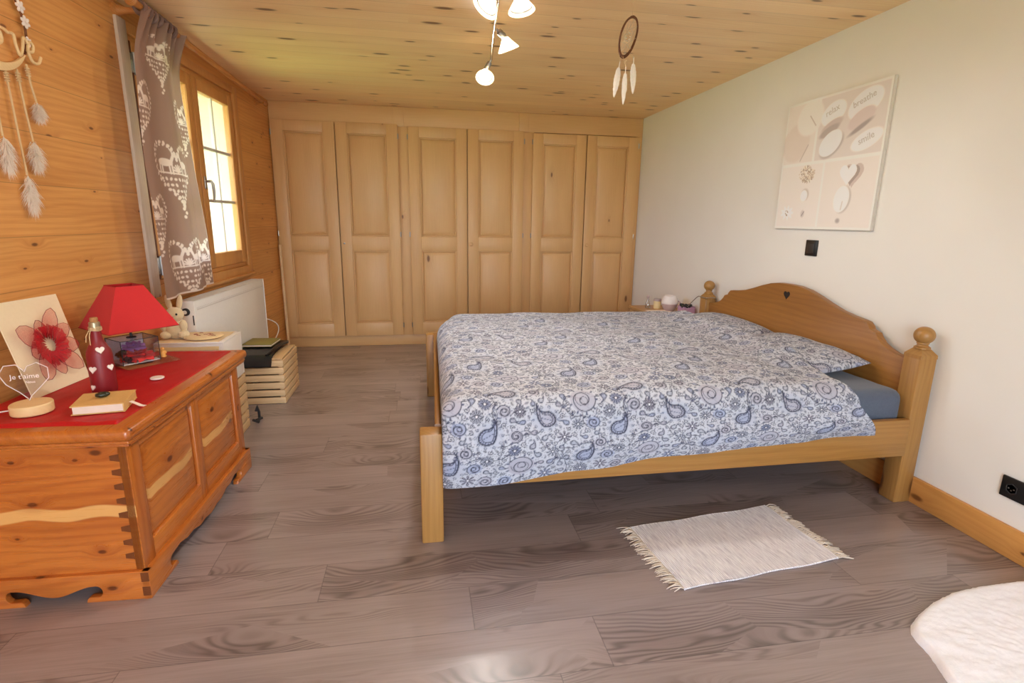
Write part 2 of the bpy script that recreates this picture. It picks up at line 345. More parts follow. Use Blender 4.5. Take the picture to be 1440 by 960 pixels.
def npmesh(name, V, nu, nv, mat, parent=None, col=None, flip=False):
    # V: (nv, nu, 3) numpy grid, world coordinates; fast builder with an optional colour print
    T = np.array(XFORM[parent.name].inverted()) if parent is not None else np.eye(4)
    P = V.reshape(-1, 3) @ T[:3, :3].T + T[:3, 3]
    idx = np.arange(nu*nv).reshape(nv, nu)
    q = np.stack([idx[:-1, :-1], idx[:-1, 1:], idx[1:, 1:], idx[1:, :-1]], -1).reshape(-1, 4)
    if flip: q = q[:, ::-1]
    me = bpy.data.meshes.new(name); me.vertices.add(len(P)); me.vertices.foreach_set('co', P.astype(np.float32).ravel())
    me.loops.add(q.size); me.loops.foreach_set('vertex_index', q.astype(np.int32).ravel())
    me.polygons.add(len(q)); me.polygons.foreach_set('loop_start', (np.arange(len(q))*4).astype(np.int32))
    me.polygons.foreach_set('loop_total', np.full(len(q), 4, np.int32))
    me.update(calc_edges=True); me.validate()
    me.polygons.foreach_set('use_smooth', [True]*len(q))
    if col is not None:
        a = me.color_attributes.new('print', 'FLOAT_COLOR', 'POINT'); c4 = np.ones((len(P), 4), np.float32); c4[:, :3] = col.reshape(-1, 3); a.data.foreach_set('color', c4.ravel())
    me.materials.append(MT[mat] if isinstance(mat, str) else mat)
    o = bpy.data.objects.new(name, me); C.objects.link(o)
    if parent is not None: o.parent = parent; XFORM[o.name] = XFORM[parent.name]
    else: XFORM[o.name] = Matrix.Identity(4)
    return o
def thing(name, label, cat, loc=(0, 0, 0), rot=None, group=None):
    o = bpy.data.objects.new(name, None); C.objects.link(o); o.empty_display_size = .05
    Mx = rot if rot is not None else Matrix.Translation(loc)
    o.matrix_world = Mx; XFORM[o.name] = Mx.copy(); o['label'] = label; o['category'] = cat
    if group: o['group'] = group
    return o
def tag(o, label, cat, group=None):
    o['label'] = label; o['category'] = cat
    if group: o['group'] = group
    return o
def struct(o): o['kind'] = 'structure'; return o
def at(root_frame, mb): mb.M = root_frame; return mb
def local(mesh_mb, name, mats, Mx, smooth=30):
    # top-level object whose own matrix is Mx and whose mesh stays in local coordinates
    keep = mesh_mb.M; mesh_mb.M = Matrix.Identity(4); o = mesh_mb.build(name, mats, None, smooth); o.matrix_world = Mx; XFORM[o.name] = Mx.copy(); return o
# ------------------------------------------------------------------ pattern raster (numpy)
class Ras:
    def __init__(s, w, h, res, wrap=False):
        s.nx = int(round(w/res)); s.ny = int(round(h/res)); s.res = res; s.w = w; s.h = h; s.wrap = wrap
        s.a = np.zeros((s.ny, s.nx, 3)); s.ys, s.xs = np.mgrid[0:s.ny, 0:s.nx]; s.xs = (s.xs+.5)*res; s.ys = (s.ys+.5)*res
    def fill(s, c): s.a[:] = c
    def _blend(s, fn, x0, y0, x1, y1, c, al):
        offs = [(dx, dy) for dx in ((-s.w, 0, s.w) if s.wrap else (0,)) for dy in ((-s.h, 0, s.h) if s.wrap else (0,))]
        for dx, dy in offs:
            i0 = max(0, int((x0+dx)/s.res)-1); i1 = min(s.nx, int((x1+dx)/s.res)+2); j0 = max(0, int((y0+dy)/s.res)-1); j1 = min(s.ny, int((y1+dy)/s.res)+2)
            if i0 >= i1 or j0 >= j1: continue
            cov = np.clip(fn(s.xs[j0:j1, i0:i1]-dx, s.ys[j0:j1, i0:i1]-dy), 0, 1)*al
            s.a[j0:j1, i0:i1] = s.a[j0:j1, i0:i1]*(1-cov[..., None]) + np.array(c)*cov[..., None]
    def line(s, pts, wd, c, al=1.0):
        for (xa, ya), (xb, yb) in zip(pts[:-1], pts[1:]):
            L2 = (xb-xa)**2+(yb-ya)**2+1e-12
            def fn(X, Y, xa=xa, ya=ya, xb=xb, yb=yb, L2=L2):
                t = np.clip(((X-xa)*(xb-xa)+(Y-ya)*(yb-ya))/L2, 0, 1); d = np.hypot(X-xa-t*(xb-xa), Y-ya-t*(yb-ya)); return (wd/2-d)/s.res+.5
            s._blend(fn, min(xa, xb)-wd, min(ya, yb)-wd, max(xa, xb)+wd, max(ya, yb)+wd, c, al)
    def ell(s, cx, cy, rx, ry, ang, c, al=1.0, soft=1.0):
        ca, sa = math.cos(ang), math.sin(ang); R = max(rx, ry)+s.res*soft
        def fn(X, Y):
            u = ((X-cx)*ca+(Y-cy)*sa)/rx; v = (-(X-cx)*sa+(Y-cy)*ca)/ry; d = np.sqrt(u*u+v*v); return (1-d)*min(rx, ry)/(s.res*soft)+.5
        s._blend(fn, cx-R, cy-R, cx+R, cy+R, c, al)
    def poly(s, pts, c, al=1.0):
        P = np.array(pts); n = len(P)
        def fn(X, Y):
            ins = np.zeros(X.shape, bool)
            for i in range(n):
                x1, y1 = P[i]; x2, y2 = P[(i+1) % n]
                if y1 == y2: continue
                cnd = ((y1 > Y) != (y2 > Y)) & (X < (x2-x1)*(Y-y1)/(y2-y1)+x1); ins ^= cnd
            return ins.astype(float)
        s._blend(fn, P[:, 0].min(), P[:, 1].min(), P[:, 0].max(), P[:, 1].max(), c, al)
    def sample(s, X, Y):
        fx = X/s.res-.5; fy = Y/s.res-.5; i = np.floor(fx).astype(int); j = np.floor(fy).astype(int); tx = (fx-i)[..., None]; ty = (fy-j)[..., None]
        if s.wrap: g = lambda a, b: s.a[b % s.ny, a % s.nx]
        else: g = lambda a, b: s.a[np.clip(b, 0, s.ny-1), np.clip(a, 0, s.nx-1)]
        return (g(i, j)*(1-tx)+g(i+1, j)*tx)*(1-ty)+(g(i, j+1)*(1-tx)+g(i+1, j+1)*tx)*ty
def vnoise(X, Y, seed, sc):
    r = np.random.default_rng(seed).random((64, 64)); x = X*sc; y = Y*sc; i = np.floor(x).astype(int); j = np.floor(y).astype(int); fx = x-i; fy = y-j
    fx = fx*fx*(3-2*fx); fy = fy*fy*(3-2*fy); g = lambda a, b: r[b % 64, a % 64]
    return (g(i, j)*(1-fx)+g(i+1, j)*fx)*(1-fy)+(g(i, j+1)*(1-fx)+g(i+1, j+1)*fx)*fy - .5
L3 = lambda r, g, b: np.array(lin(r, g, b)[:3])
def text_into(mb, string, Mx, size, ext=.0008, mi=0):
    cu = bpy.data.curves.new('lettering', 'FONT'); cu.body = string; cu.size = size; cu.extrude = ext; cu.align_x = 'CENTER'; cu.resolution_u = 3
    o = bpy.data.objects.new('lettering', cu); C.objects.link(o); bpy.context.view_layer.update()
    me = bpy.data.meshes.new_from_object(o)
    mb.add([Mx @ v.co for v in me.vertices], [tuple(p.vertices) for p in me.polygons], mi)
    bpy.data.objects.remove(o); bpy.data.curves.remove(cu); bpy.data.meshes.remove(me); return mb
# ================================================================== SHELL
YF, YE = -1.6, 5.75
struct(MB().box((-2.1, YF-.2, -.12), (2.4, YE+.2, 0), 0).build('floor', 'floor'))
struct(MB().box((-2.1, YF-.2, ZC), (2.4, YE+.2, ZC+.12), 0).build('ceiling', 'ceilwood'))
struct(MB().box((XR, YF-.2, 0), (XR+.2, YE+.2, ZC), 0).build('wall_right', 'plaster'))
struct(MB().box((-1.6, YE, 0), (XR, YE+.15, ZC), 0).build('wall_back', 'plaster'))
m = MB()   # wall behind the camera with a wide door opening
WX0, WX1, WZ1 = -.95, 1.15, 2.05
m.box((-1.9, YF-.15, 0), (WX0, YF, ZC), 0); m.box((WX1, YF-.15, 0), (XR, YF, ZC), 0); m.box((WX0, YF-.15, WZ1), (WX1, YF, ZC), 0)
struct(m.build('wall_front', 'plaster'))
d2 = MB()
for x0 in (WX0, (WX0+WX1)/2-.04):
    x1 = x0+(WX1-WX0)/2+.04
    d2.box((x0, YF-.1, 0), (x0+.08, YF-.04, WZ1)); d2.box((x1-.08, YF-.1, 0), (x1, YF-.04, WZ1)); d2.box((x0+.08, YF-.1, 0), (x1-.08, YF-.04, .1)); d2.box((x0+.08, YF-.1, WZ1-.09), (x1-.08, YF-.04, WZ1))
struct(d2.build('door_1', 'frameX'))
# left wall, boards, window hole
WS0, WS1, WZ0, WZT = -2.07, -.80, .835, 2.03
m = MB()
m.box((-.2, -6.9, 0), (0, WS0, ZC), 0); m.box((-.2, WS1, 0), (0, .8, ZC), 0); m.box((-.2, WS0, 0), (0, WS1, WZ0), 0); m.box((-.2, WS0, WZT), (0, WS1, ZC), 0)
struct(local(m, 'wall_left', 'wallwood', LW))
# portal lights guide the sky through the two openings
def portal(name, Mx, sx, sy):
    l = bpy.data.lights.new(name, 'AREA'); l.shape = 'RECTANGLE'; l.size = sx; l.size_y = sy; l.cycles.is_portal = True
    o = bpy.data.objects.new(name, l); C.objects.link(o); o.matrix_world = Mx
portal('window_portal', LW @ Matrix.Translation((-.19, (WS0+WS1)/2, (WZ0+WZT)/2)) @ Matrix.Rotation(-PI/2, 4, 'Y') , WZT-WZ0, WS1-WS0)
portal('door_portal', Matrix.Translation(((WX0+WX1)/2, YF-.14, WZ1/2)) @ Matrix.Rotation(PI/2, 4, 'X'), WX1-WX0, WZ1)
# ground outside
struct(MB().box((-60, -40, -3.1), (-1.9, 40, -3.0), 0).build('ground', 'grass'))
struct(MB().box((-2.0, YF-3.2, -.2), (2.4, YF-.2, -.12), 0).build('bounce_slab', plain('pale_concrete', lin(206, 206, 208), .9)))  # added unseen slab, bounces neutral sky light in through the door
# baseboard
m = MB(); m.box((XR-.018, YF, 0), (XR, 5.07, .118), .004); struct(m.build('baseboard_right', 'board'))
# ---------------- window
wf = thing('window_1', '', 'window', rot=LW.copy()); wf['kind'] = 'structure'; del wf['label']; del wf['category']
m = MB(LW)
for a, b in (((-.16, WS0, WZ0), (0.0, WS0+.028, WZT)), ((-.16, WS1-.028, WZ0), (0.0, WS1, WZT))): m.box(a, b)
m.box((-.16, WS0+.028, WZT-.028), (0, WS1-.028, WZT)); m.box((-.16, WS0+.028, WZ0), (0, WS1-.028, WZ0+.028))
struct(m.build('window_frame', 'frameX', wf))
m = MB(LW)   # added lining, coloured pale so the jamb looks blown out by daylight
m.box((-.21, WS1-.03, WZ0+.03), (-.030, WS1-.0285, WZT-.03), 0); m.box((-.21, WS0+.0285, WZ0+.03), (-.030, WS0+.03, WZT-.03), 0); m.box((-.21, WS0+.03, WZ0+.0285), (-.030, WS1-.03, WZ0+.03), 0); m.box((-.21, WS0+.03, WZT-.03), (-.030, WS1-.03, WZT-.0285), 0)
struct(m.build('added_pale_lining', 'glarewood', wf))
m = MB(LW)  # casing
m.box((0, WS1, WZ0-.06), (.016, WS1+.07, WZT+.05)); m.box((0, WS0, WZT), (.016, WS1, WZT+.05)); m.box((0, WS0, WZ0-.06), (.016, WS1, WZ0))
m.box((0, WS0-.07, WZ0-.075), (.03, WS1+.085, WZ0-.055))
struct(m.build('window_casing', 'frameX', wf))
m = MB(LW); m.box((0, WS0-.075, WZ0-.06), (.016, WS0, WZT+.05)); struct(m.build('window_casing', 'reveal', wf))  # near casing board in a paler tone than the others
def sash(y0, y1, name):
    z0, z1 = WZ0+.03, WZT-.03; a, b = -.028, .012
    m = MB(LW)
    m.box((a, y0, z0), (b, y0+.072, z1), .006); m.box((a, y1-.072, z0), (b, y1, z1), .006); m.box((a, y0+.072, z1-.07), (b, y1-.072, z1), .006); m.box((a, y0+.072, z0), (b, y1-.072, z0+.09), .006)
    o = struct(m.build(name, 'frameX', wf))
    m = MB(LW); yc = (y0+y1)/2
    m.box((a+.004, yc-.01, z0+.09), (a+.024, yc+.01, z1-.07), .003)
    for z in (z0+.09+(z1-z0-.16)*.34, z0+.09+(z1-z0-.16)*.67): m.box((a+.003, y0+.072, z-.01), (a+.025, y1-.072, z+.01), .003)
    struct(m.build('muntins', 'whitepaint', o))
    m = MB(LW); m.box((a+.0255, y0+.06, z0+.08), (a+.0285, y1-.06, z1-.06), 0); struct(m.build('pane', 'glass', o))
    return o
mid = (WS0+WS1)/2
sl = sash(WS0+.03, mid-.002, 'sash'); sr = sash(mid+.002, WS1-.03, 'sash')
m = MB(LW)   # dark gasket line and hinges on the near sash
m.box((.0, WS0+.018, WZ0+.03), (.008, WS0+.030, WZT-.03), 0); struct(m.build('gasket', plain('brown_gasket', lin(110, 62, 34), .6), sl))
for z in (1.90, .935):
    m = MB(LW); m.tube([(.018, WS0+.028, z-.05), (.018, WS0+.028, z+.05)], .009, 12); m.box((.012, WS0+.03, z-.042), (.016, WS0+.058, z+.042), .001); m.box((-.0, WS0+.0, z-.042), (.016, WS0+.026, z+.042), .001); struct(m.build('hinge', 'steel', sl))
m = MB(LW); hs = mid+.036
m.box((.012, hs-.013, 1.355), (.02, hs+.013, 1.43), .004); m.tube([(.02, hs, 1.40), (.05, hs, 1.40), (.056, hs+.004, 1.385), (.056, hs+.01, 1.33), (.05, hs+.012, 1.275)], [.008, .008, .009, .008, .006], 10)
struct(m.build('window_handle', 'steel', sr))
# wooden shutter folded open outside, seen through the panes
m = MB(LW)
sh = thing('window_shutter', 'wooden shutter folded open outside beyond the window panes', 'shutter', rot=LW @ Matrix.Translation((-.26, -.5, .85)))
for k in range(5): m.box((-.55, -.62-.001, .85+k*.22), (-.23, -.59, .85+k*.22+.214), .004)
m.build('panel', 'glarewood', sh)
m = MB(LW); m.box((-.27, -.635, .85), (-.21, -.62, 1.94), .003); m.box((-.57, -.635, .85), (-.51, -.62, 1.94), .003); m.build('batten', 'glarewood', sh)
# ================================================================== WARDROBE
wd = thing('built_in_wardrobe', 'pale larch built-in wardrobe with six panelled doors filling the far wall', 'wardrobe', (.45, 5.1, 0))
D = YB   # face of the doors
DX = [(-1.226, -.706), (-.698, -.168), (-.078, .446), (.454, .975), (1.06, 1.574), (1.582, 2.092)]
m = MB()
m.box((-1.2365, D+.004, 0), (-1.228, D+.60, ZC-.001), .001); 
m.box((-1.228, D+.004, .10), (-1.2, D+.03, 2.0), .002)
m.build('stile', 'wardrobe', wd)
for x0, x1 in ((-.19, -.055), (.955, 1.08), (2.07, 2.132)): m = MB(); m.box((x0, D+.004, .10), (x1, D+.028, 2.0), .002); m.build('stile', 'wardrobe', wd)
m = MB(); m.box((-1.228, D+.002, 1.985), (2.132, D+.026, ZC-.002), .002); m.box((-.20, D-.006, 1.985), (-.11, D+.01, ZC-.002), .003); m.box((.93, D-.006, 1.985), (1.02, D+.01, ZC-.002), .003); m.build('cornice', 'wardrobe_h', wd)
m = MB(); m.box((-1.226, D+.012, 0.001), (2.132, D+.04, .108), .002); m.build('plinth', 'wardrobe_h', wd)
m = MB(); m.box((-1.226, D+.03, .11), (2.13, D+.05, 1.99), 0); m.build('carcass', 'wardrobe', wd)
def frustum(m, x0, x1, z0, z1, y, o, inset):
    # raised field: groove line, sloped shoulder and flat centre facing -y
    V = [(x0, y, z0), (x1, y, z0), (x1, y, z1), (x0, y, z1), (x0+inset, y-o, z0+inset), (x1-inset, y-o, z0+inset), (x1-inset, y-o, z1-inset), (x0+inset, y-o, z1-inset)]
    m.add(V, [(4, 5, 6, 7), (0, 1, 5, 4), (1, 2, 6, 5), (2, 3, 7, 6), (3, 0, 4, 7)])
for k, (x0, x1) in enumerate(DX):
    z0, z1 = .105, 2.0-.012*(k//2); zr0, zr1 = .90, 1.03; st = .098; y0 = D-.02
    m = MB()
    for a, b in (((x0, y0, z0), (x0+st, D, z1)), ((x1-st, y0, z0), (x1, D, z1))): m.box(a, b, .004)
    for a, b in ((z0, z0+.12), (zr0, zr1), (z1-.09, z1)): m.box((x0+st-.001, y0+.0003, a), (x1-st+.001, D, b), .003)
    dr = m.build('door', 'wardrobe', wd)
    m = MB(); g = .012   # moulding around the fields
    for a, b in ((z0+.12, zr0), (zr1, z1-.09)):
        xa, xb = x0+st, x1-st
        for q in (((xa, y0+.004, a), (xa+g, D, b)), ((xb-g, y0+.004, a), (xb, D, b)), ((xa+g, y0+.004, a), (xb-g, D, a+g)), ((xa+g, y0+.004, b-g), (xb-g, D, b))): m.box(q[0], q[1], .004)
        frustum(m, xa+g, xb-g, a+g, b-g, D+.0005, .016, .034)
    m.build('panel', 'wardrobe', dr)
    kx = x0+.028 if k % 2 else None
    if k == 1:
        m = MB(); m.lathe([(.008, 0), (.008, .004), (.0035, .005), (.0035, .02), (.006, .022), (.006, .03), (.001, .033)], (kx, y0, .965), 14, (0, -1, 0)); m.build('key', 'steel', dr)
    elif kx:
        m = MB(); m.lathe([(.008, 0), (.007, .008), (.014, .014), (.017, .022), (.013, .029), (.001, .031)], (kx, y0, .965), 20, (0, -1, 0)); m.build('knob', 'wardrobe', dr)
    hx = x0-.003 if k % 2 == 0 else x1+.003
    for z in (.20, 1.05, 1.90):
        m = MB(); m.tube([(hx, y0+.006, z-.022), (hx, y0+.006, z+.022)], .0055, 10); m.build('hinge', 'steel', dr)
# leaning pole in the corner
m = MB(); m.tube([(-1.178, 4.90, .008), (-1.2185, 5.045, .95)], [.013, .013], 12); tag(m.build('wooden_pole', 'crate'), 'slim pale pole leaning in the corner beside the wardrobe', 'pole')
# ================================================================== RADIATOR
ra = thing('radiator', 'white panel radiator on the wall below the window', 'radiator', rot=LW @ Matrix.Translation((.07, -1.4, .25)))
r0, r1, rz0, rz1 = -1.955, -.82, .235, .735
m = MB(LW); m.box((.097, r0+.004, rz0), (.112, r1-.004, rz1-.004), .006)
for k in range(32):
    y = r0+.03+k*(r1-r0-.06)/31; 
m.build('front_panel', 'white', ra)
m = MB(LW); m.box((.03, r0+.004, rz0), (.042, r1-.004, rz1-.004), .004); m.build('rear_panel', 'white', ra)
m = MB(LW); m.box((.028, r0, rz0+.01), (.114, r0+.004, rz1), .002); m.build('side_panel', 'white', ra); m = MB(LW); m.box((.028, r1-.004, rz0+.01), (.114, r1, rz1), .002); m.build('side_panel', 'white', ra)
m = MB(LW); m.box((.028, r0, rz1-.003), (.036, r1, rz1), 0); m.box((.106, r0, rz1-.003), (.114, r1, rz1), 0)
for k in range(46):
    y = r0+.01+k*(r1-r0-.02)/45; m.box((.034, y-.0075, rz1-.002), (.108, y+.0075, rz1), 0)
m.build('top_grille', 'white', ra)
m = MB(LW); m.box((.1128, r0+.03, rz1-.055), (.1133, r1-.03, rz1-.05), 0)
for k in range(52):
    y = r0+.035+k*(r1-r0-.07)/51; m.box((.1127, y-.004, rz1-.045), (.1136, y+.004, rz1-.041), 0)
m.build('pressed_line', plain('pressed_shadow_grey', lin(214, 210, 206), .4), ra)
m = MB(LW); m.lathe([(.021, 0), (.021, .006), (.015, .008), (.015, .004), (.011, .004), (.011, .014), (.001, .015)], (.068, r0, .675), 24, (0, -1, 0), mi=0); m.lathe([(.011, .0142), (.001, .0155)], (.068, r0, .675), 20, (0, -1, 0), mi=1); m.build('valve_cap', ['darkgrey', 'white'], ra)
m = MB(LW); m.box((.1, r0-.002, .60), (.106, r0, .655), .001); m.build('side_clip', 'black', ra)
for s_ in (r0+.2, r1-.2): m = MB(LW); m.box((0, s_-.02, .3), (.03, s_+.02, .7), .002); m.build('wall_bracket', 'white', ra)
m = MB(LW); m.tube([(.0, r1+.05, .02), (.045, r1+.05, .02), (.06, r1+.05, .05), (.06, r1+.05, .20), (.07, r1+.02, .26), (.07, r1-.02, .27)], .008, 10); m.build('pipe', 'white', ra)
# white cable loop from the wall behind the radiator
pts = [LWP(.01, -.62+.13*math.sin(t*PI)*.5, .40+.0-.30*t+.05*math.sin(t*PI)) + Vector((.10*math.sin(t*PI), 0, 0)) for t in [i/16 for i in range(17)]]
pts[0] = LWP(.004, -.62, .40); tag(MB().tube(pts+[pts[-1]+Vector((.0, -.02, -.06)), pts[-1]+Vector((.02, -.1, -.094))], .004, 8).build('power_cable', 'ivory'), 'cream cable looping down the wall past the radiator far end', 'cable')
# ================================================================== CURTAIN
cr = thing('curtain_rod', 'turned pine curtain rod on wooden brackets above the window', 'curtain rod', rot=LW @ Matrix.Translation((.08, -1.1, 2.09)))
m = MB(LW); R0 = Vector((.135, -2.24, 2.112)); R1 = Vector((.05, -.20, 2.082)); m.tube([R0, R1], .0155, 16); m.build('rod', 'rod', cr)
m = MB(LW); m.lathe([(.016, -.012), (.024, -.006), (.026, .004), (.018, .014), (.020, .02), (.012, .03), (.001, .033)], R0, 20, R0-R1); m.build('finial', 'rod', cr)
m = MB(LW); m.lathe([(.016, -.004), (.019, .0), (.014, .008), (.001, .012)], R1, 20, R1-R0); m.build('finial', 'rod', cr)
for q, bx in ((R0+(R1-R0)*.06, .0), (R1+(R0-R1)*.05, 0)):
    m = MB(LW); L = q.x; m.lathe([(.034, 0), (.034, .008), (.022, .016), (.014, L*.4), (.012, L*.6), (.017, L*.85), (.022, L-.008), (.024, L+.016), (.016, L+.022)] if L > .1 else [(.03, 0), (.03, .006), (.014, .012), (.014, L), (.018, L+.016)], (0, q.y, q.z-.004), 20, (1, 0, 0)); m.build('bracket', 'rod', cr)
# lace pattern in curtain metres: u from near hem edge, z height
CW, CHH = .66, 1.33
ras = Ras(CW*.8, CHH, .0022); base = L3(158, 126, 108); lace = L3(236, 218, 202); ras.fill(base)
def lace_heart(cx, cy, sc):
    def hp(t):
        x = 16*math.sin(t)**3; y = 13*math.cos(t)-5*math.cos(2*t)-2*math.cos(3*t)-math.cos(4*t); return cx+x*sc/32, cy+y*sc/32
    for i in range(46):
        X, Y = hp(2*PI*i/46); ras.ell(X, Y, sc*.03, sc*.022, i*1.3, lace); X2, Y2 = hp(2*PI*(i+.5)/46); ras.ell(cx+(X2-cx)*.91, cy+(Y2-cy)*.91, sc*.017, sc*.017, 0, lace)
    for sx in (-1, 1):   # deer facing each other
        ox, oy = cx+sx*sc*.22, cy+sc*.10
        ras.ell(ox, oy, sc*.135, sc*.055, 0, lace)
        ras.line([(ox-sx*sc*.11, oy+sc*.02), (ox-sx*sc*.155, oy+sc*.11)], sc*.05, lace); ras.ell(ox-sx*sc*.17, oy+sc*.12, sc*.045, sc*.026, sx*.4, lace)
        for a in (.5, .2): ras.line([(ox-sx*sc*.15, oy+sc*.13), (ox-sx*sc*(.15-a*.1), oy+sc*.2), (ox-sx*sc*(.19-a*.2), oy+sc*.23)], sc*.014, lace)
        for lx in (-.11, -.06, .07, .115): ras.line([(ox+lx*sc, oy-sc*.02), (ox+(lx+.012)*sc, oy-sc*.15)], sc*.028, lace)
    ras.line([(cx-sc*.40, cy-sc*.045), (cx+sc*.40, cy-sc*.045)], sc*.022, lace)
    for k in range(7):
        a = PI*(k+.5)/7; ras.line([(cx, cy-sc*.02), (cx+math.cos(a)*sc*.09, cy-sc*.02+math.sin(a)*sc*.10)], sc*.025, lace)
    for r in range(4):
        wv = .34-.085*r
        for k in range(int(9-2*r)):
            X = cx+(-wv+2*wv*(k+.5)/(9-2*r))*sc; Y = cy-sc*(.13+r*.085)
            if abs(X-cx) > sc*.07 or r != 1: ras.ell(X, Y, sc*.028, sc*.02, k*2.1+r, lace)
    for k, yy in enumerate((-.56, -.62, -.68)): ras.ell(cx+(.02 if k % 2 else -.02)*sc, cy+yy*sc, sc*.03, sc*.026, 0, lace)
for hx, hz, sc in ((.30, 1.155, .24), (.0, .90, .27), (.60, .90, .25), (.33, .63, .34), (.02, .40, .27), (.29, .155, .32), (.59, .16, .32)): lace_heart(hx*.8, hz, sc)
nu, nv = 260, 520
U, Vv = np.meshgrid(np.linspace(0, 1, nu), np.linspace(0, 1, nv))
zt, zb = 2.108, .79
Z = zb+(zt-zb)*Vv
top = Vv**6*.0+np.clip((Vv-.80)/.2, 0, 1)**1.5           # gathered towards the rod
s0 = -2.285-.035*np.sin(Vv*PI); s1 = -1.585-.19*Vv
s0 = s0*(1-top)+(-2.165)*top; s1 = s1*(1-top)+(-1.76)*top
sv = s0+(s1-s0)*U
fold = .016*np.sin(U*2*PI*2.2+.6)*(1-.3*Vv) + .030*top*np.sin(U*2*PI*6.5)
back = -.045*np.clip((U-.76)/.12, 0, 1)*(1-top)
xv = .125+fold+back+.012*vnoise(U, Vv, 3, 4)
xv = xv+.014*(.5-U)*2
near_rod = np.clip((Vv-.985)/.015, 0, 1)
def lw_np(x, s, z):
    A = np.array(LW); P = np.stack([x, s, z], -1); return P @ A[:3, :3].T + A[:3, 3]
ct = thing('window_curtain', 'grey-brown curtain with white lace hearts and deer gathered at the near end of the window', 'curtain', rot=LW @ Matrix.Translation((.1, -1.95, .79)))
colr = ras.sample(U*CW*.8, (Z-zb)/(zt-zb)*CHH)
hem = (Vv < .006) | (U > .994)
colr[hem] = L3(226, 208, 196)
npmesh('drape', lw_np(xv, sv, Z), nu, nv, attrmat('grey_brown_curtain', .85, 700, .1, .1, .22), ct, colr)
m = MB(LW)
for k in range(7):
    q = -2.16+k*.05; c = R0+(R1-R0)*((q-R0.y)/(R1.y-R0.y)); m.tube([c+Vector((.024*math.cos(a), 0.004*math.sin(a*2), .024*math.sin(a)-.004)) for a in [2*PI*i/20 for i in range(20)]], .010, 8, closed=True)
m.build('rod_pocket', plain('grey_brown_heading', lin(128, 100, 88), .85), ct)
# ================================================================== BED
by0, by1, bx0, bx1 = 1.80, 3.59, -.016, 2.118
bed = thing('wooden_bed', 'waxed pine double bed with arched headboard and ball finials', 'bed', (1.05, 2.69, 0))
def ballpost(y0, y1, name='headboard_post'):
    m = MB(); xc = (2.036+bx1)/2; yc = (y0+y1)/2
    m.box((2.036, y0, 0), (bx1, y1, .655), .006)
    b = bmesh.new(); hw, hd = (bx1-2.036)/2, (y1-y0)/2
    for z, k in ((.653, 1), (.668, .98), (.692, .52), (.70, .50)):
        for sx, sy in ((-1, -1), (1, -1), (1, 1), (-1, 1)): b.verts.new((xc+sx*hw*k, yc+sy*hd*k, z))
    b.verts.ensure_lookup_table(); vs = b.verts
    for i in range(3):
        for j in range(4): b.faces.new((vs[i*4+j], vs[i*4+(j+1) % 4], vs[i*4+4+(j+1) % 4], vs[i*4+4+j]))
    b.faces.new(vs[12:16]); m.bm(b)
    o = m.build(name, 'bedZ', bed)
    m = MB(); pr = [(.030, .692), (.030, .698), (.021, .704), (.019, .709), (.023, .713)]
    pr += [(.0375*math.sin(a)+.001, .748-.0365*math.cos(a)) for a in [0.6+i*(PI-.6)/14 for i in range(15)]]
    m.lathe(pr, (xc, yc, 0), 28); m.build('finial', 'bedZ', o)
ballpost(by0, by0+.082); ballpost(by1-.082, by1)
# headboard outline (y, z), mirrored about the centre
half = [(0, .862), (.08, .860), (.16, .848), (.24, .826), (.32, .800), (.40, .777), (.48, .763), (.535, .757), (.565, .752), (.585, .735), (.592, .722), (.612, .716), (.628, .712), (.640, .695), (.665, .672), (.70, .655), (.74, .643), (.775, .637), (.814, .632)]
yc = (by0+by1)/2
outl = [(yc-a, z) for a, z in half[::-1]]+[(yc+a, z) for a, z in half[1:]]+[(yc+.814, .25), (yc-.814, .25)]
m = MB(); m.prism(outl, 0, 2.062, 2.102, bev=.006); hb = m.build('headboard', 'bedY', bed)
m = MB()   # dark heart plate, its colour standing in for shade inside a cut-out
hp = [(yc+.0+.026*(16*math.sin(t)**3)/16, .800+.026*(13*math.cos(t)-5*math.cos(2*t)-2*math.cos(3*t)-math.cos(4*t))/16) for t in [2*PI*i/30 for i in range(30)]]
m.prism(hp, 0, 2.0605, 2.063); m.build('heart_hole_shade', plain('dark_heart_shade', lin(34, 22, 14), .8), hb)
for side, y in (('n', by0), ('f', by1-.082)):
    fx = .045 if side == 'f' else 0; m = MB(); m.box((bx0+fx, y, 0), (bx0+fx+.082, y+.082, .438), .006); m.build('footboard_post', 'bedZ', bed)
    yy = y+.006 if side == 'n' else y+.046
    m = MB(); m.box((bx0+.08, yy-(.012 if side == 'n' else -.012), .225), (2.04, yy+.018 if side == 'n' else yy+.036, .392), .005); m.build('side_rail', 'bed', bed)
m = MB(); m.prism([(.040, by0+.075), (.064, by0+.075), (.104, by1-.075), (.080, by1-.075)], 2, .225, .448, bev=.005); m.build('footboard', 'bedY', bed)
m = MB()
for k in range(12): m.box((.12+k*.155, by0+.05, .275), (.20+k*.155, by1-.05, .295), .003)
m.build('slat_base', 'bed', bed)
# mattress
m = MB(); b = bmesh.new(); bmesh.ops.create_cube(b, size=1)
for v in b.verts: v.co = Vector((.135+(v.co.x+.5)*1.905, 1.835+(v.co.y+.5)*1.70, .30+(v.co.z+.5)*.205))
bmesh.ops.bevel(b, geom=list(b.edges), offset=.05, segments=5, profile=.55, affect='EDGES')
bmesh.ops.subdivide_edges(b, edges=[e for e in b.edges if e.calc_length() > .3], cuts=24, use_grid_fill=True)
for v in b.verts:
    n_ = mnoise.noise(v.co*5)*.006+mnoise.noise(v.co*14)*.003; v.co.z += n_; v.co.y += n_
m.bm(b); tag(m.build('mattress', 'bluesheet', None, 60), 'mattress in a slate blue fitted sheet on the wooden bed', 'mattress')
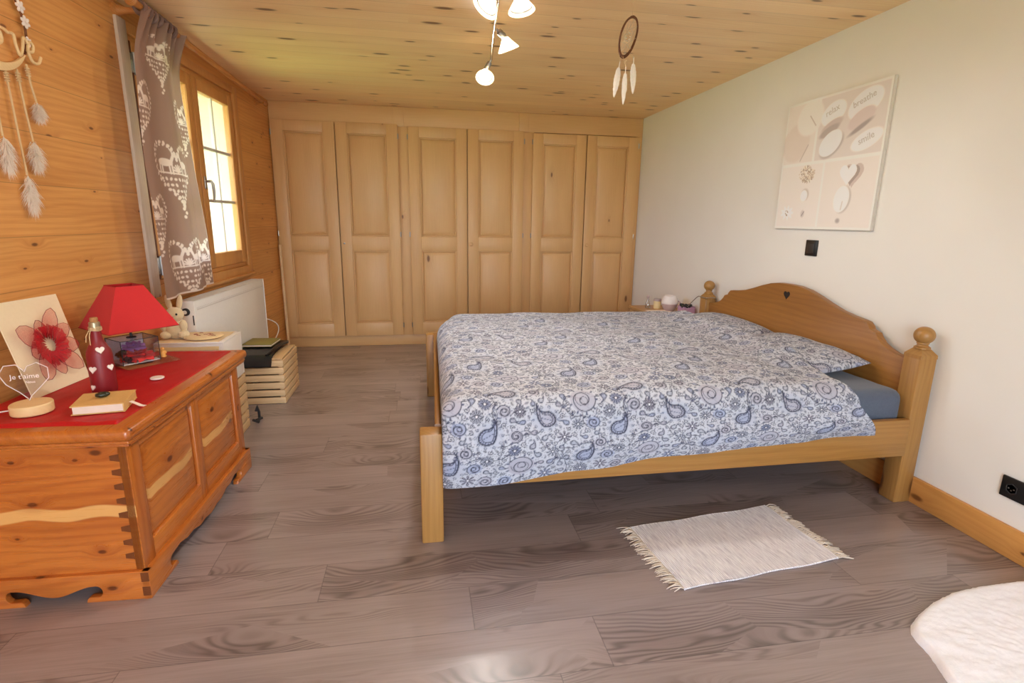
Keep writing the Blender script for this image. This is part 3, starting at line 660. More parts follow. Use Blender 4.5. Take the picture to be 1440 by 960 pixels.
# paisley print
PT = .64; pr_ = Ras(PT, PT, .0018, True); pr_.fill(L3(190, 194, 205))
NAVY, GREY, LBL, SLT = L3(28, 32, 54), L3(54, 54, 72), L3(150, 160, 190), L3(82, 88, 114)
def paisley(cx, cy, sc, ang, flip=1, fillc=None):
    def tr(x, y):
        x *= flip; c, s2 = math.cos(ang), math.sin(ang); return cx+(x*c-y*s2)*sc, cy+(x*s2+y*c)*sc
    def outline(k):
        P = []
        for i in range(40):
            t = i/39*2*PI; r = .5*(1-.0*math.cos(t)); x = .5*math.cos(t)*k; y = .40*math.sin(t)*k
            if math.cos(t) > 0: q = math.cos(t); x += .30*q**2*k-.16*q**8*k; y = y*(1-.8*q) + .66*q**2.6*k
            P.append((x, y))
        return P
    P = [tr(*q) for q in outline(1)]
    if fillc is not None: pr_.poly(P[:-1], fillc, .75)
    pr_.line(P, sc*.06, NAVY); pr_.line([tr(*q) for q in outline(.70)], sc*.038, NAVY); pr_.line([tr(*q) for q in outline(1.14)], sc*.018, SLT); 
    for q in outline(.86)[::2]: pr_.ell(*tr(*q), sc*.035, sc*.035, 0, SLT)
    for q in (-.25, -.1, .05, .2): pr_.ell(*tr(q, .02), sc*.05, sc*.03, ang, SLT)
def flower(cx, cy, r, n, c=NAVY, f=None):
    for k in range(n):
        a = 2*PI*k/n; 
        if f is not None: pr_.ell(cx+math.cos(a)*r*.6, cy+math.sin(a)*r*.6, r*.36, r*.2, a, f)
        pr_.line([(cx+math.cos(a)*r*.35, cy+math.sin(a)*r*.35), (cx+math.cos(a-.14)*r*.9, cy+math.sin(a-.14)*r*.9), (cx+math.cos(a)*r, cy+math.sin(a)*r), (cx+math.cos(a+.14)*r*.9, cy+math.sin(a+.14)*r*.9), (cx+math.cos(a)*r*.35, cy+math.sin(a)*r*.35)], r*.10, c)
    pr_.ell(cx, cy, r*.3, r*.3, 0, c); pr_.ell(cx, cy, r*.17, r*.17, 0, L3(226, 228, 236))
def spiral(cx, cy, r, turns, a0, flip=1, wd=.003, c=GREY):
    P = [(cx+math.cos(a0+flip*t*turns*2*PI)*r*(1-t*.85), cy+math.sin(a0+flip*t*turns*2*PI)*r*(1-t*.85)) for t in [i/40 for i in range(41)]]; pr_.line(P, wd, c)
rp = random.Random(3)
for k in range(18):      # curling vines
    x, y, a = rp.random()*PT, rp.random()*PT, rp.random()*6; P = []
    for i in range(30): P.append((x, y)); a += .16*math.sin(i*.35+k); x += .009*math.cos(a); y += .009*math.sin(a)
    pr_.line(P, .0032, GREY)
    for i in range(4, 28, 5): pr_.ell(P[i][0]+.008, P[i][1]+.006, .008, .004, i, SLT)
LILAC, MIST = L3(168, 168, 184), L3(178, 184, 200)
# poisson-like scatter: large paisleys first, then flowers, small drops, scrolls and seeds between them
spots = []
def clear(x, y, r):
    for a, b, q in spots:
        dx = abs(x-a); dy = abs(y-b); dx = min(dx, PT-dx); dy = min(dy, PT-dy)
        if math.hypot(dx, dy) < r+q: return False
    return True
def scatter(n, r0, r1, fn, tries=3000):
    c = 0
    for _ in range(tries):
        if c >= n: break
        x, y, r = rp.random()*PT, rp.random()*PT, rp.uniform(r0, r1)
        if clear(x, y, r*.92): spots.append((x, y, r)); fn(x, y, r, c); c += 1
def big_pais(x, y, r, c):
    pr_.ell(x, y, r*1.02, r*.95, 0, MIST, .8, 3)
    an = rp.choice((.3, .5, -.3, 2.7, 3.4)); paisley(x, y, r*1.45, an, rp.choice((-1, 1)), LBL if c % 2 else LILAC)
    for k in range(10):
        a = 2*PI*k/10; spiral(x+math.cos(a)*r*.92, y+math.sin(a)*r*.92, r*.14, 1.2, a, 1, .0022, SLT)
def swirl(x, y, r, c):
    pr_.ell(x, y, r*.95, r*.9, 0, LBL if c % 3 == 0 else LILAC, .8, 3)
    spiral(x, y, r*.95, 1.7, c*1.3, rp.choice((-1, 1)), .0042, NAVY); spiral(x, y, r*.72, 1.4, c*1.3+.4, 1, .0026, GREY)
    for k in range(9): a = 2*PI*k/9; pr_.ell(x+math.cos(a)*r*1.0, y+math.sin(a)*r*1.0, r*.12, r*.07, a, SLT)
def flow(x, y, r, c): flower(x, y, r*.98, rp.choice((8, 10, 12, 14)), NAVY if c % 2 else GREY, (LBL, MIST, LILAC)[c % 3])
def small_p(x, y, r, c): paisley(x, y, r*1.5, rp.random()*6.28, rp.choice((-1, 1)), (MIST, LBL, LILAC)[c % 3])
def scroll(x, y, r, c):
    spiral(x, y, r*.95, 1.3, rp.random()*6.28, rp.choice((-1, 1)), .0030, GREY)
    a = rp.random()*6.28
    for k in range(3): pr_.ell(x+math.cos(a+k*1.9)*r*.9, y+math.sin(a+k*1.9)*r*.9, r*.34, r*.15, a+k*1.9, SLT)
def sprig(x, y, r, c):
    a = rp.random()*6.28; pr_.line([(x-math.cos(a)*r, y-math.sin(a)*r), (x+math.cos(a)*r, y+math.sin(a)*r)], .0022, GREY)
    for k in (-.6, -.1, .4):
        for sg in (-1, 1): pr_.ell(x+math.cos(a)*r*k-math.sin(a)*sg*r*.32, y+math.sin(a)*r*k+math.cos(a)*sg*r*.32, r*.30, r*.13, a+sg*.8, NAVY if c % 3 == 0 else SLT, .9)
for cx, cy in ((.12, .13), (.44, .11), (.29, .30), (.56, .37), (.11, .46), (.38, .54)): spots.append((cx, cy, .068)); (big_pais if cy not in (.11, .46) else swirl)(cx, cy, .068, len(spots))
scatter(14, .030, .038, flow); scatter(10, .032, .040, swirl); scatter(34, .019, .027, small_p); scatter(70, .012, .018, scroll); scatter(150, .0085, .012, sprig); 
scatter(1100, .0030, .0045, lambda x, y, r, c: pr_.ell(x, y, r*.62, r*.5, c, (NAVY, GREY, SLT)[c % 3]), 9000)
paismat = attrmat('paisley_cotton', .9, 420, .1, .1)
# duvet: u along the bed, v across (near hem .. top .. far hem)
nu, nv = 620, 640
U, Q = np.meshgrid(np.linspace(0, 1, nu), np.linspace(0, 1, nv))
# head edge of the cover as a function of distance across the bed
bend = 1.70
ZT = .572
nearY = 1.765; farY = 3.60
sN = .34; sT = farY-nearY; sF = .25; tot = sN+sT+sF
sQ = Q*tot
xe_key = np.array([0, .12, .22, .34, .45, .65, .95, 1.4, 1.9, tot]); xe_val = np.array([1.838, 1.80, 1.762, 1.725, 1.715, 1.745, 1.775, 1.78, 1.77, 1.76])
XE = np.interp(sQ, xe_key, xe_val)
X0 = .064+.035*np.clip((sQ-sN)/sT, 0, 1)+.13*np.clip((sQ-(sN+sT-.45))/.45, 0, 1)**2
X = X0+(XE-X0)*U
hemz = np.interp(X, [.03, .3, .54, .85, 1.13, 1.5, 1.84], [.222, .246, .268, .298, .318, .330, .352])+.004*np.sin(X*16)
rr = .085
Yv = np.zeros_like(X); Zv = np.zeros_like(X)
# profile across, built from straight drop, quarter round, top, quarter round, drop
drop = ZT-rr-hemz
a1 = sN
def prof(sq, hz):
    y = np.empty_like(sq); z = np.empty_like(sq)
    t1 = np.clip(sq/(sN-.05), 0, 1); zA = hz+(ZT-rr-hz)*t1; yA = nearY+.004-.028*np.sin(t1*PI)**1.2
    t2 = np.clip((sq-(sN-.05))/.13, 0, 1); yB = nearY+rr*(1-np.cos(t2*PI/2)); zB = ZT-rr+rr*np.sin(t2*PI/2)
    t3 = np.clip((sq-(sN+.08))/(tot-sF-.08-(sN+.08)), 0, 1); yC = nearY+rr+(farY-nearY-2*rr)*t3; zC = ZT+.018*np.sin(np.clip(t3, 0, 1)*PI)**.8
    t4 = np.clip((sq-(tot-sF-.08))/.13, 0, 1); yD = farY-rr+rr*np.sin(t4*PI/2); zD = ZT-rr+rr*np.cos(t4*PI/2)
    t5 = np.clip((sq-(tot-sF+.05))/(sF-.05), 0, 1); yE = farY+.0+.01*np.sin(t5*PI); zE = ZT-rr-.20*t5
    y = np.where(sq < sN-.05, yA, np.where(sq < sN+.08, yB, np.where(sq < tot-sF-.08, yC, np.where(sq < tot-sF+.05, yD, yE))))
    z = np.where(sq < sN-.05, zA, np.where(sq < sN+.08, zB, np.where(sq < tot-sF-.08, zC, np.where(sq < tot-sF+.05, zD, zE))))
    return y, z
Yv, Zv = prof(sQ, hemz)
topm = np.clip((sQ-(sN-.02))/.15, 0, 1)*np.clip((tot-sF-sQ)/.15, 0, 1)
# rounding at the foot and the soft lip at the head edge
rf = .09; ft = np.clip((X0+rf-X)/rf, 0, 1); Zv -= topm*rf*.95*(1-np.sqrt(np.clip(1-ft**2, 0, 1)))
Yv += (1-topm)*.03*(1-np.sqrt(np.clip(1-ft**2, 0, 1)))*(sQ < tot/2)
he = np.clip((X-(XE-.05))/.05, 0, 1); Zv -= topm*.042*(1-np.sqrt(np.clip(1-he**2, 0, 1)))
# cover rises over the pillows
pil = np.clip((X-1.50)/.24, 0, 1)**2*(3-2*np.clip((X-1.50)/.24, 0, 1)); inpil = np.clip((Yv-2.02)/.16, 0, 1)*np.clip((3.44-Yv)/.2, 0, 1)
Zv += .042*pil*inpil
wr = .016*vnoise(X+.3, sQ, 1, 3.2)+.013*vnoise(X, sQ+.2, 2, 7)+.005*vnoise(X, sQ, 5, 17)
Zv += wr*topm*1.1; Yv += wr*(1-topm)*.9*(sQ < tot/2) - .010*(1-topm)*(sQ < tot/2)*np.sin(X*11+1)*.5
duv = np.stack([X, Yv, Zv], -1)
cold = pr_.sample(X*1.28+.03*vnoise(X, sQ, 9, 3), sQ*1.28)
dv = thing('duvet', 'white duvet with navy and grey paisley print spread over the bed', 'duvet', (.9, 2.69, .56))
npmesh('duvet_cover', duv, nu, nv, paismat, dv, cold)
# pillows in the same print
def pillow(x0, x1, y0, y1, zc, th, label, seed):
    nu_, nv_ = 150, 200
    U_, V_ = np.meshgrid(np.linspace(-1, 1, nu_), np.linspace(-1, 1, nv_))
    puff = (np.clip(1-np.abs(U_)**2.6, 0, 1)*np.clip(1-np.abs(V_)**2.8, 0, 1))**.55
    Xp = (x0+x1)/2+(x1-x0)/2*U_*(1-.05*V_**2*np.abs(U_)); Yp = (y0+y1)/2+(y1-y0)/2*V_*(1-.05*U_**2*np.abs(V_))
    tilt = .028*U_
    nz = .008*vnoise(Xp, Yp, seed, 9)*puff
    pt = thing('pillow', label, 'pillow', ((x0+x1)/2, (y0+y1)/2, zc-th*.5), group='paisley pillows at the headboard')
    npmesh('pillow_front', np.stack([Xp, Yp, zc+tilt+th*.6*puff+nz], -1), nu_, nv_, paismat, pt, pr_.sample(Xp*1.28+.2, Yp*1.28+.11*seed))
    npmesh('pillow_back', np.stack([Xp, Yp, zc+tilt-th*.32*puff], -1), nu_, nv_, paismat, pt, pr_.sample(Xp*1.28+.2, Yp*1.28+.11*seed), True)
pillow(1.60, 2.05, 2.02, 2.69, .548, .10, 'paisley pillow at the near side of the bed, its corner poking past the duvet', 3)
pillow(1.60, 2.05, 2.71, 3.38, .545, .10, 'paisley pillow at the far side of the bed against the headboard', 5)
# ================================================================== CHEST
ch = thing('blanket_chest', 'polished cedar blanket chest with panelled front and dovetailed end against the left wall', 'chest', rot=CH.copy())
LX = -.53
def plinth_outline(L, c0, c1, hgt, rip=0):
    # hooked scroll cut-out between c0 and c1: tongue, round lobe, then a drooping middle
    half = [(.052, 0), (.049, .012), (.042, .018), (.034, .0185)]
    half += [(.022-.020*math.cos(math.radians(a)), .036+.0205*math.sin(math.radians(a))) for a in range(-62, 100, 18)]
    half = [(max(q[0], .0015), q[1]) for q in half]
    w2 = (c1-c0)/2; cm = (c0+c1)/2
    sl = []
    for i in range(1, 13):
        t = i/12; x = .026+(w2-.026)*t; sl.append((x, .026+(.0560-.026)*(.5+.5*math.cos(PI*t))+rip*math.sin(t*PI*3)**2*.008))
    inner = half+sl
    P = [(0, 0), (0, hgt), (L, hgt), (L, 0)]
    P += [(c1-a, b) for a, b in inner]+[(c0+a, b) for a, b in inner[::-1][1:]]
    return P
PH = .098; PY = .935
m = MB(CH); o = [(LX+a, b) for a, b in plinth_outline(-LX, .115, .392, PH)]; m.prism(o, 1, 0, .022, bev=.002)
m.build('plinth_end', 'chestX', ch)
m = MB(CH); m.prism(plinth_outline(PY, .13, PY-.13, PH, 1), 0, -.022, .0005, bev=.002); m.build('plinth_front', 'chestY', ch)
m = MB(CH); m.prism([(LX+a, b) for a, b in plinth_outline(-LX, .12, .39, PH)], 1, PY-.022, PY, bev=.002); m.build('plinth_end', 'chestX', ch)
m = MB(CH)
for z0 in (.012, .062): m.box((-.0235, -.0008, z0), (-.0005, .001, z0+.032), 0)
m.build('dovetail_joint', 'dovetail', ch)
m = MB(CH); m.prism([(LX+.012, PH-.003), (-.016, PH-.003), (-.016, .528), (LX+.012, .528)], 1, .016, .040); 
eb = m.build('end_panel', 'chestX', ch)
m = MB(CH)
for k in range(8):
    z = .135+k*.0475; x0 = -.066; x1 = -.040
    m.prism([(x0, z+.004), (x1, z-.001), (x1, z+.024), (x0, z+.019)], 1, .0152, .017)
m.build('dovetails', 'dovetail', eb)
m = MB(CH); m.prism([(LX+.012, PH-.003), (-.016, PH-.003), (-.016, .528), (LX+.012, .528)], 1, PY-.040, PY-.016); m.build('end_panel', 'chestX', ch)
m = MB(CH); m.box((LX+.012, .04, PH), (LX+.03, PY-.04, .528), 0); m.box((LX+.02, .03, PH), (-.03, PY-.03, PH+.012), 0); m.build('back_panel', 'chestY', ch)
F0, F1 = .016, PY-.016
st = [(F0, .085), (.44, .50), (PY-.085, F1)]
for a, b in st: m = MB(CH); m.box((-.044, a, PH-.003), (-.0155, b, .528), .003); m.build('front_stile', 'chestZ', ch)
for z0, z1 in ((PH-.003, .165), (.488, .528)):
    m = MB(CH); m.box((-.043, .02, z0), (-.016, PY-.02, z1), .003); m.build('front_rail', 'chestY', ch)
def fieldX(m, y0, y1, z0, z1, x, o, i):
    V = [(x, y0, z0), (x, y1, z0), (x, y1, z1), (x, y0, z1), (x+o, y0+i, z0+i), (x+o, y1-i, z0+i), (x+o, y1-i, z1-i), (x+o, y0+i, z1-i)]
    m.add(V, [(4, 5, 6, 7), (0, 1, 5, 4), (1, 2, 6, 5), (2, 3, 7, 6), (3, 0, 4, 7), (3, 2, 1, 0)])
for a, b in ((.085, .44), (.50, PY-.085)):
    m = MB(CH); fieldX(m, a-.002, b+.002, .163, .490, -.032, .012, .028); m.build('front_panel', 'chestP', ch)
# lid with moulded edge
m = MB(CH)
def lidring(z0, z1, g, bev): m.box((LX-.002, -.016-g, z0), (.016+g, .982+g, z1), bev, 4)
lidring(.528, .540, -.010, .004); lidring(.539, .580, 0, .017)
ld = m.build('lid', 'chestY', ch)
m = MB(CH); m.box((-.52, -.004, .521), (.004, .968, .530), .003); m.build('lid_moulding', 'chestX', ld)
# red velvet runner
def clothz(x, y): return .5815+.0022*mnoise.noise(Vector((x*9, y*9, 1)))+.0012*mnoise.noise(Vector((x*30, y*14, 2)))
nu, nv = 110, 180
m = MB(CH)
def cf(u, v):
    x = -.512+.472*u; y = .030+.91*v
    z = clothz(x, y)+.0016; e_ = min(u, 1-u)*.472; e2 = min(v, 1-v)*.91
    z += .007*math.exp(-((e2-.016)/.010)**2)*(1 if v < .5 else .4)*(.6+.8*abs(mnoise.noise(Vector((x*8, 3, 0)))))
    if min(e_, e2) < .004: z = .5803
    y += .004*mnoise.noise(Vector((x*12, 0, 5)))*(1 if v < .5 else -1)
    return (x, y, z)
m.grid(cf, nu, nv); tag(m.build('velvet_runner', 'velvet', None, 180), 'red velvet runner laid over the top of the cedar chest', 'cloth')
TZ = .5855
# ---------------- things on the chest
# card with tulle flower
cdm = thing('greeting_card', 'tall cream card with a red tulle flower leaning on the left wall', 'card', (-1.275, 2.06, TZ))
BL, BR, TR, TL = Vector((-1.282, 1.925, TZ)), Vector((-1.258, 2.195, TZ)), Vector((-1.379, 2.285, .893)), Vector((-1.396, 1.985, .898))
nC = (BR-BL).cross(TL-BL).normalized()
if nC.x < 0: nC = -nC
m = MB(); V = [BL, BR, TR, TL]; m.add(V+[p-nC*.004 for p in V], [(0, 1, 2, 3), (7, 6, 5, 4), (0, 4, 5, 1), (1, 5, 6, 2), (2, 6, 7, 3), (3, 7, 4, 0)]); m.build('board', 'cream', cdm, 0)
def onc(u, v, d): return BL*(1-u)*(1-v)+BR*u*(1-v)+TR*u*v+TL*(1-u)*v+nC*d
def cpt(r, a, d, c=(.52, .46)): return onc(c[0]+r*math.cos(a)/.28, c[1]+r*math.sin(a)/.33, d)
m = MB(); mw = MB(); rr_ = random.Random(5)
tips = [.115, .135, .10, .15, .105, .145, .11, .14, .12]
for k, R in enumerate(tips):
    a = 2*PI*k/len(tips)+.35; wd_ = .60
    P = [cpt(.03, a-.5, .006)]
    for i in range(9):
        t = i/8; ang = a-wd_+2*wd_*t+.15; r = .045+(R-.045)*(1-abs(2*t-1)**1.5); P.append(cpt(r, ang, .006+.018*math.sin(t*PI)+.004*(k % 2)))
    P.append(cpt(.03, a+.6, .006)); n0 = len(P)
    cen = cpt(.04, a+.05, .016)
    m.add(P+[cen], [(i, i+1, n0) for i in range(n0-1)])
    mw.tube(P, .0009, 5)
tf = m.build('tulle_petals', 'tulle', cdm, 180); mw.build('wire_hem', 'tullewire', tf)
m = MB()
for k in range(18):
    a = 2*PI*k/18; 
    for j in range(2):
        P = [cpt(.024, a, .008), cpt(.064+.014*rr_.random(), a+.28, .012+.016*rr_.random()), cpt(.068+.016*rr_.random(), a+.62, .010+.014*rr_.random()), cpt(.022, a+.45, .018)]
        m.add(P, [(0, 1, 2, 3)])
m.build('tulle_rosette', 'tulle2', cdm, 180)
# heart plate on round base
aw = thing('heart_plaque_lamp', 'clear acrylic heart engraved with Je t\'aime on a round wooden base', 'ornament', (-1.205, 1.795, TZ))
bc = Vector((-1.208, 1.80, TZ))
m = MB(); m.lathe([(.052, 0), (.054, .003), (.054, .028), (.052, .031), (.001, .031)], bc, 40); bs = m.build('base', 'palewood', aw)
Mh = Matrix.Translation(bc+Vector((-.004, .002, .028))) @ Matrix.Rotation(math.radians(14), 4, 'Z')
hpts = []
for i in range(15):
    t = 2*PI*i/15+.12; hpts.append((.062*(16*math.sin(t)**3)/16, .080+.062*(13*math.cos(t)-5*math.cos(2*t)-2*math.cos(3*t)-math.cos(4*t))/15))
m = MB(Mh); m.prism(hpts, 1, -.0025, .0025); hp_ = m.build('heart_plate', 'acryl', aw, 0)
m = MB(Mh); m.tube([(p[0], 0, p[1]) for p in hpts], .0014, 6, closed=True); m.build('bright_edge', 'edge', hp_)
m = MB(Mh); Rt = Matrix.Rotation(PI/2, 4, 'X')
text_into(m, "Je t'aime", Matrix.Translation((.0, -.0035, .082)) @ Rt, .021, .0006); m.build('engraved_line', 'edge', hp_, 0); m = MB(Mh); text_into(m, 'Nous', Matrix.Translation((.012, -.0035, .066)) @ Rt, .011, .0006)
m.build('engraved_line', 'edge', hp_, 0)
m = MB(); m.tube([bc+Vector((-.05, -.012, .012)), bc+Vector((-.09, -.02, .008)), bc+Vector((-.115, -.03, .003)), bc+Vector((-.135, -.02, .002))], .0022, 6); m.build('cable', 'ivory', bs)
# bottle
bo = thing('wine_bottle', 'matte wine-red bottle with white ceramic hearts and a cork', 'bottle', (-1.098, 1.985, TZ))
bc = Vector((-1.098, 1.985, TZ))
m = MB(); m.lathe([(.030, 0), (.036, .003), (.0375, .01), (.0375, .135), (.035, .150), (.027, .167), (.0185, .185), (.0160, .20), (.0150, .228)], bc, 36); bb = m.build('body', 'bottle', bo)
m = MB(); m.lathe([(.0158, .222), (.0162, .226), (.0165, .236), (.0158, .240), (.0165, .246), (.0150, .250), (.001, .250)], bc, 28); m.build('neck_foil', 'foil', bo)
m = MB(); m.lathe([(.011, .25), (.0115, .252), (.012, .263), (.0105, .2655), (.001, .266)], bc, 20); m.build('cork', 'cork', bo)
m = MB()
for k in range(4): m.tube([bc+Vector((.0185*math.cos(a), .0185*math.sin(a), .222+k*.0035+.0012*math.sin(a*3+k))) for a in [2*PI*i/22 for i in range(22)]], .0013, 6, closed=True)
for sgn in (0, 1): m.tube([bc+Vector((-.010+.004*sgn, -.017, .224)), bc+Vector((-.017+.01*sgn, -.026, .205)), bc+Vector((-.019+.012*sgn, -.027, .185-.01*sgn))], .0013, 6)
m.build('twine', 'twine', bo)
for a, z, s_ in ((-1.75, .092, .024), (-.95, .158, .026), (-.35, .094, .022), (-2.0, .028, .018)):
    m = MB(); R = .038 if z < .14 else .0335
    Mx = Matrix.Translation(bc+Vector((R*math.cos(a), R*math.sin(a), z))) @ Matrix.Rotation(a+PI/2, 4, 'Z') @ Matrix.Rotation(.25 if z < .14 else .55, 4, 'X').inverted()
    m.M = Mx; m.prism([(s_*.5*(16*math.sin(t)**3)/16, s_*.5*(13*math.cos(t)-5*math.cos(2*t)-2*math.cos(3*t)-math.cos(4*t))/15) for t in [2*PI*i/24 for i in range(24)]], 1, -.0025, .003, bev=.001); m.build('heart', 'heartw', bb)
# book with ribbon, stone on it
bk = thing('tan_book', 'thick tan covered book with a white ribbon lying on the red runner', 'book', (-1.015, 1.82, TZ))
k0, k1, k2, k3 = Vector((-1.070, 1.748, 0)), Vector((-.933, 1.769, 0)), Vector((-.963, 1.905, 0)), Vector((-1.103, 1.878, 0))
def slab(m, q, z0, z1, g=0):
    c = sum(q, Vector())/4; P = [p+(p-c).normalized()*g for p in q]
    m.add([(p.x, p.y, z0) for p in P]+[(p.x, p.y, z1) for p in P], [(3, 2, 1, 0), (4, 5, 6, 7), (0, 1, 5, 4), (1, 2, 6, 5), (2, 3, 7, 6), (3, 0, 4, 7)])
m = MB(); slab(m, [k0, k1, k2, k3], TZ, TZ+.0025, .003); slab(m, [k0, k1, k2, k3], TZ+.026, TZ+.029, .003)
c_ = [k1+(k0-k1)*.02, k1, k2, k2+(k3-k2)*.02]; slab(m, c_, TZ, TZ+.028, .003); m.build('cover', 'kraft', bk, 0)
m = MB(); slab(m, [k0, k1, k2, k3], TZ+.0024, TZ+.0262, -.003); m.build('page_block', 'pages', bk, 0)
m = MB()
rb = [Vector((-.944, 1.83, TZ+.013)), Vector((-.925, 1.822, TZ+.008)), Vector((-.905, 1.812, TZ+.003)), Vector((-.892, 1.808, TZ+.0025))]
for i in range(3):
    a, b = rb[i], rb[i+1]; s_ = Vector((.002, .006, 0)); m.add([a-s_, a+s_, b+s_, b-s_, a-s_+Vector((0, 0, .001)), a+s_+Vector((0, 0, .001)), b+s_+Vector((0, 0, .001)), b-s_+Vector((0, 0, .001))], [(3, 2, 1, 0), (4, 5, 6, 7), (0, 1, 5, 4), (1, 2, 6, 5), (2, 3, 7, 6), (3, 0, 4, 7)])
m.build('ribbon', 'heartw', bk)
m = MB(); m.blob(Vector((-1.025, 1.835, TZ+.038)), (.020, .014, .0092), wob=.12, M=Matrix.Rotation(.4, 4, 'Z')); tag(m.build('polished_stone', 'stone', None, 180), 'smooth dark green stone lying on the tan book', 'stone')
# lamp on glass case
lp = thing('table_lamp', 'red pyramid-shade table lamp on a glass case of fabric flowers', 'lamp', (-1.19, 2.40, TZ))
LM = Matrix.Translation((-1.196, 2.398, TZ)) @ Matrix.Rotation(math.radians(49), 4, 'Z')   # local x along the near right face
m = MB(LM); m.box((-.075, -.115, 0), (.125, .075, .008), .002); pl0 = m.build('base_plate', 'casegl', lp)
m = MB(LM); m.box((-.068, -.064, .008), (.068, .064, .012), .001); m.build('case_floor', 'whitepaint', lp)
bxs = (-.07, .07); bys = (-.066, .066); zt_ = .108
m = MB(LM)
for x0 in bxs: m.box((x0-.001, bys[0], .008), (x0+.001, bys[1], zt_), 0)
for y0 in bys: m.box((bxs[0], y0-.001, .008), (bxs[1], y0+.001, zt_), 0)
m.box((bxs[0], bys[0], zt_-.001), (bxs[1], bys[1], zt_+.001), 0)
gc = m.build('glass_case', 'casegl', lp)
m = MB(LM); m.box((bxs[0]+.002, bys[1]-.003, .012), (bxs[1]-.002, bys[1]-.002, zt_-.003), 0); m.build('added_bright_back', plain('pale_case_reflection', lin(226, 222, 234), .2), lp)  # added pale panel, paints bright reflection into the dark case
m = MB(LM)
for x0 in bxs:
    for y0 in bys: m.tube([(x0, y0, .008), (x0, y0, zt_)], .0013, 6)
for z in (zt_,):
    m.tube([(bxs[0], bys[0], z), (bxs[1], bys[0], z), (bxs[1], bys[1], z), (bxs[0], bys[1], z)], .0013, 6, closed=True)
m.build('case_seam', 'darkgrey', gc)
def petalflower(name, c, R, mat, n, lay, seed):
    m = MB(LM); rq = random.Random(seed)
    for l in range(lay):
        for k in range(n):
            a = 2*PI*k/n+l*.5+rq.random()*.2; el = .15+.38*l; rad = R*(1-.16*l)
            d = Vector((math.cos(a)*math.cos(el), math.sin(a)*math.cos(el), math.sin(el))); sd = Vector((-math.sin(a), math.cos(a), 0)); up = d.cross(sd)*-1
            def pf(u, v, d=d, sd=sd, up=up, rad=rad): 
                w_ = math.sin(PI*min(1, .12+v*.86))**.7*rad*.52; return Vector(c)+d*(rad*v)+sd*(w_*(2*u-1))+up*(rad*.22*((2*u-1)**2)*v+rad*.18*v*v)
            m.grid(pf, 6, 6)
    return m.build(name, mat, lp, 180)
petalflower('red_flower', (.006, -.014, .030), .066, 'redpet', 6, 3, 1); petalflower('purple_flower', (.012, .022, .062), .048, 'purple', 6, 3, 2)
m = MB(LM)
for k, (x, y, z) in enumerate(((-.045, -.045, .03), (-.05, -.02, .055), (-.035, -.05, .018), (-.05, .01, .04))): m.blob(Vector((x, y, z)), (.014, .009, .011), wob=.4, seed=k)
m.tube([(-.045, -.045, .012), (-.045, -.045, .03)], .0015, 5); m.tube([(-.05, -.02, .012), (-.05, -.02, .055)], .0015, 5)
m.build('dark_leaves', 'darkleaf', lp, 180)
m = MB(LM); m.lathe([(.018, zt_), (.018, zt_+.003), (.006, zt_+.005), (.0045, zt_+.02), (.0045, .19), (.012, .195), (.012, .24), (.001, .243)], (0, 0, 0), 20); m.build('stem', 'darkgrey', lp)
m = MB(LM); zb0, zt0 = .155, .326; B, T = .130, .050
def sq(h, z): return [(-h, -h, z), (h, -h, z), (h, h, z), (-h, h, z)]
P = sq(B, zb0)+sq(T, zt0)+sq(B-.002, zb0+.001)+sq(T-.002, zt0)
F = []
for j in range(4):
    k = (j+1) % 4; F += [(j, k, 4+k, 4+j), (8+k, 8+j, 12+j, 12+k), (k, j, 8+j, 8+k), (4+j, 4+k, 12+k, 12+j)]
m.add(P, F); shd = m.build('lamp_shade', 'red', lp, 0)
m = MB(LM)
for h, z in ((B, zb0), (T, zt0)): m.tube(sq(h, z), .0018, 6, closed=True)
m.tube([(-T, -T, zt0-.004), (T, T, zt0-.004)], .0012, 6); m.tube([(T, -T, zt0-.004), (-T, T, zt0-.004)], .0012, 6)
m.build('shade_wire', plain('dark_red_piping', lin(170, 24, 26), .7), shd)
# little amber figure on the plate, white disc
fg = thing('amber_figurine', 'tiny amber figurine standing beside the glass lamp case', 'figurine', LM @ Vector((.098, -.035, .008)))
fc = LM @ Vector((.098, -.030, .008))
m = MB(); m.lathe([(.012, 0), (.013, .003), (.010, .008), (.012, .016), (.009, .024), (.006, .028)], fc, 18); m.blob(fc+Vector((0, 0, .033)), (.0075, .0075, .0085), wob=.25); m.build('body', 'amber', fg, 60)
for s_ in (-1, 1):
    m = MB(); m.blob(fc+Vector((.009*s_, .0, .020)), (.007, .004, .009), wob=.3, seed=s_+2); m.build('wing', 'amber', fg, 180)
m = MB(CH); c0 = CH.inverted() @ Vector((-.997, 2.135, TZ)); m.lathe([(.022, 0), (.0235, .002), (.0235, .005), (.021, .0065), (.001, .0065)], c0, 30); tag(m.build('white_disc', 'heartw'), 'small flat white disc lying on the red runner', 'disc')
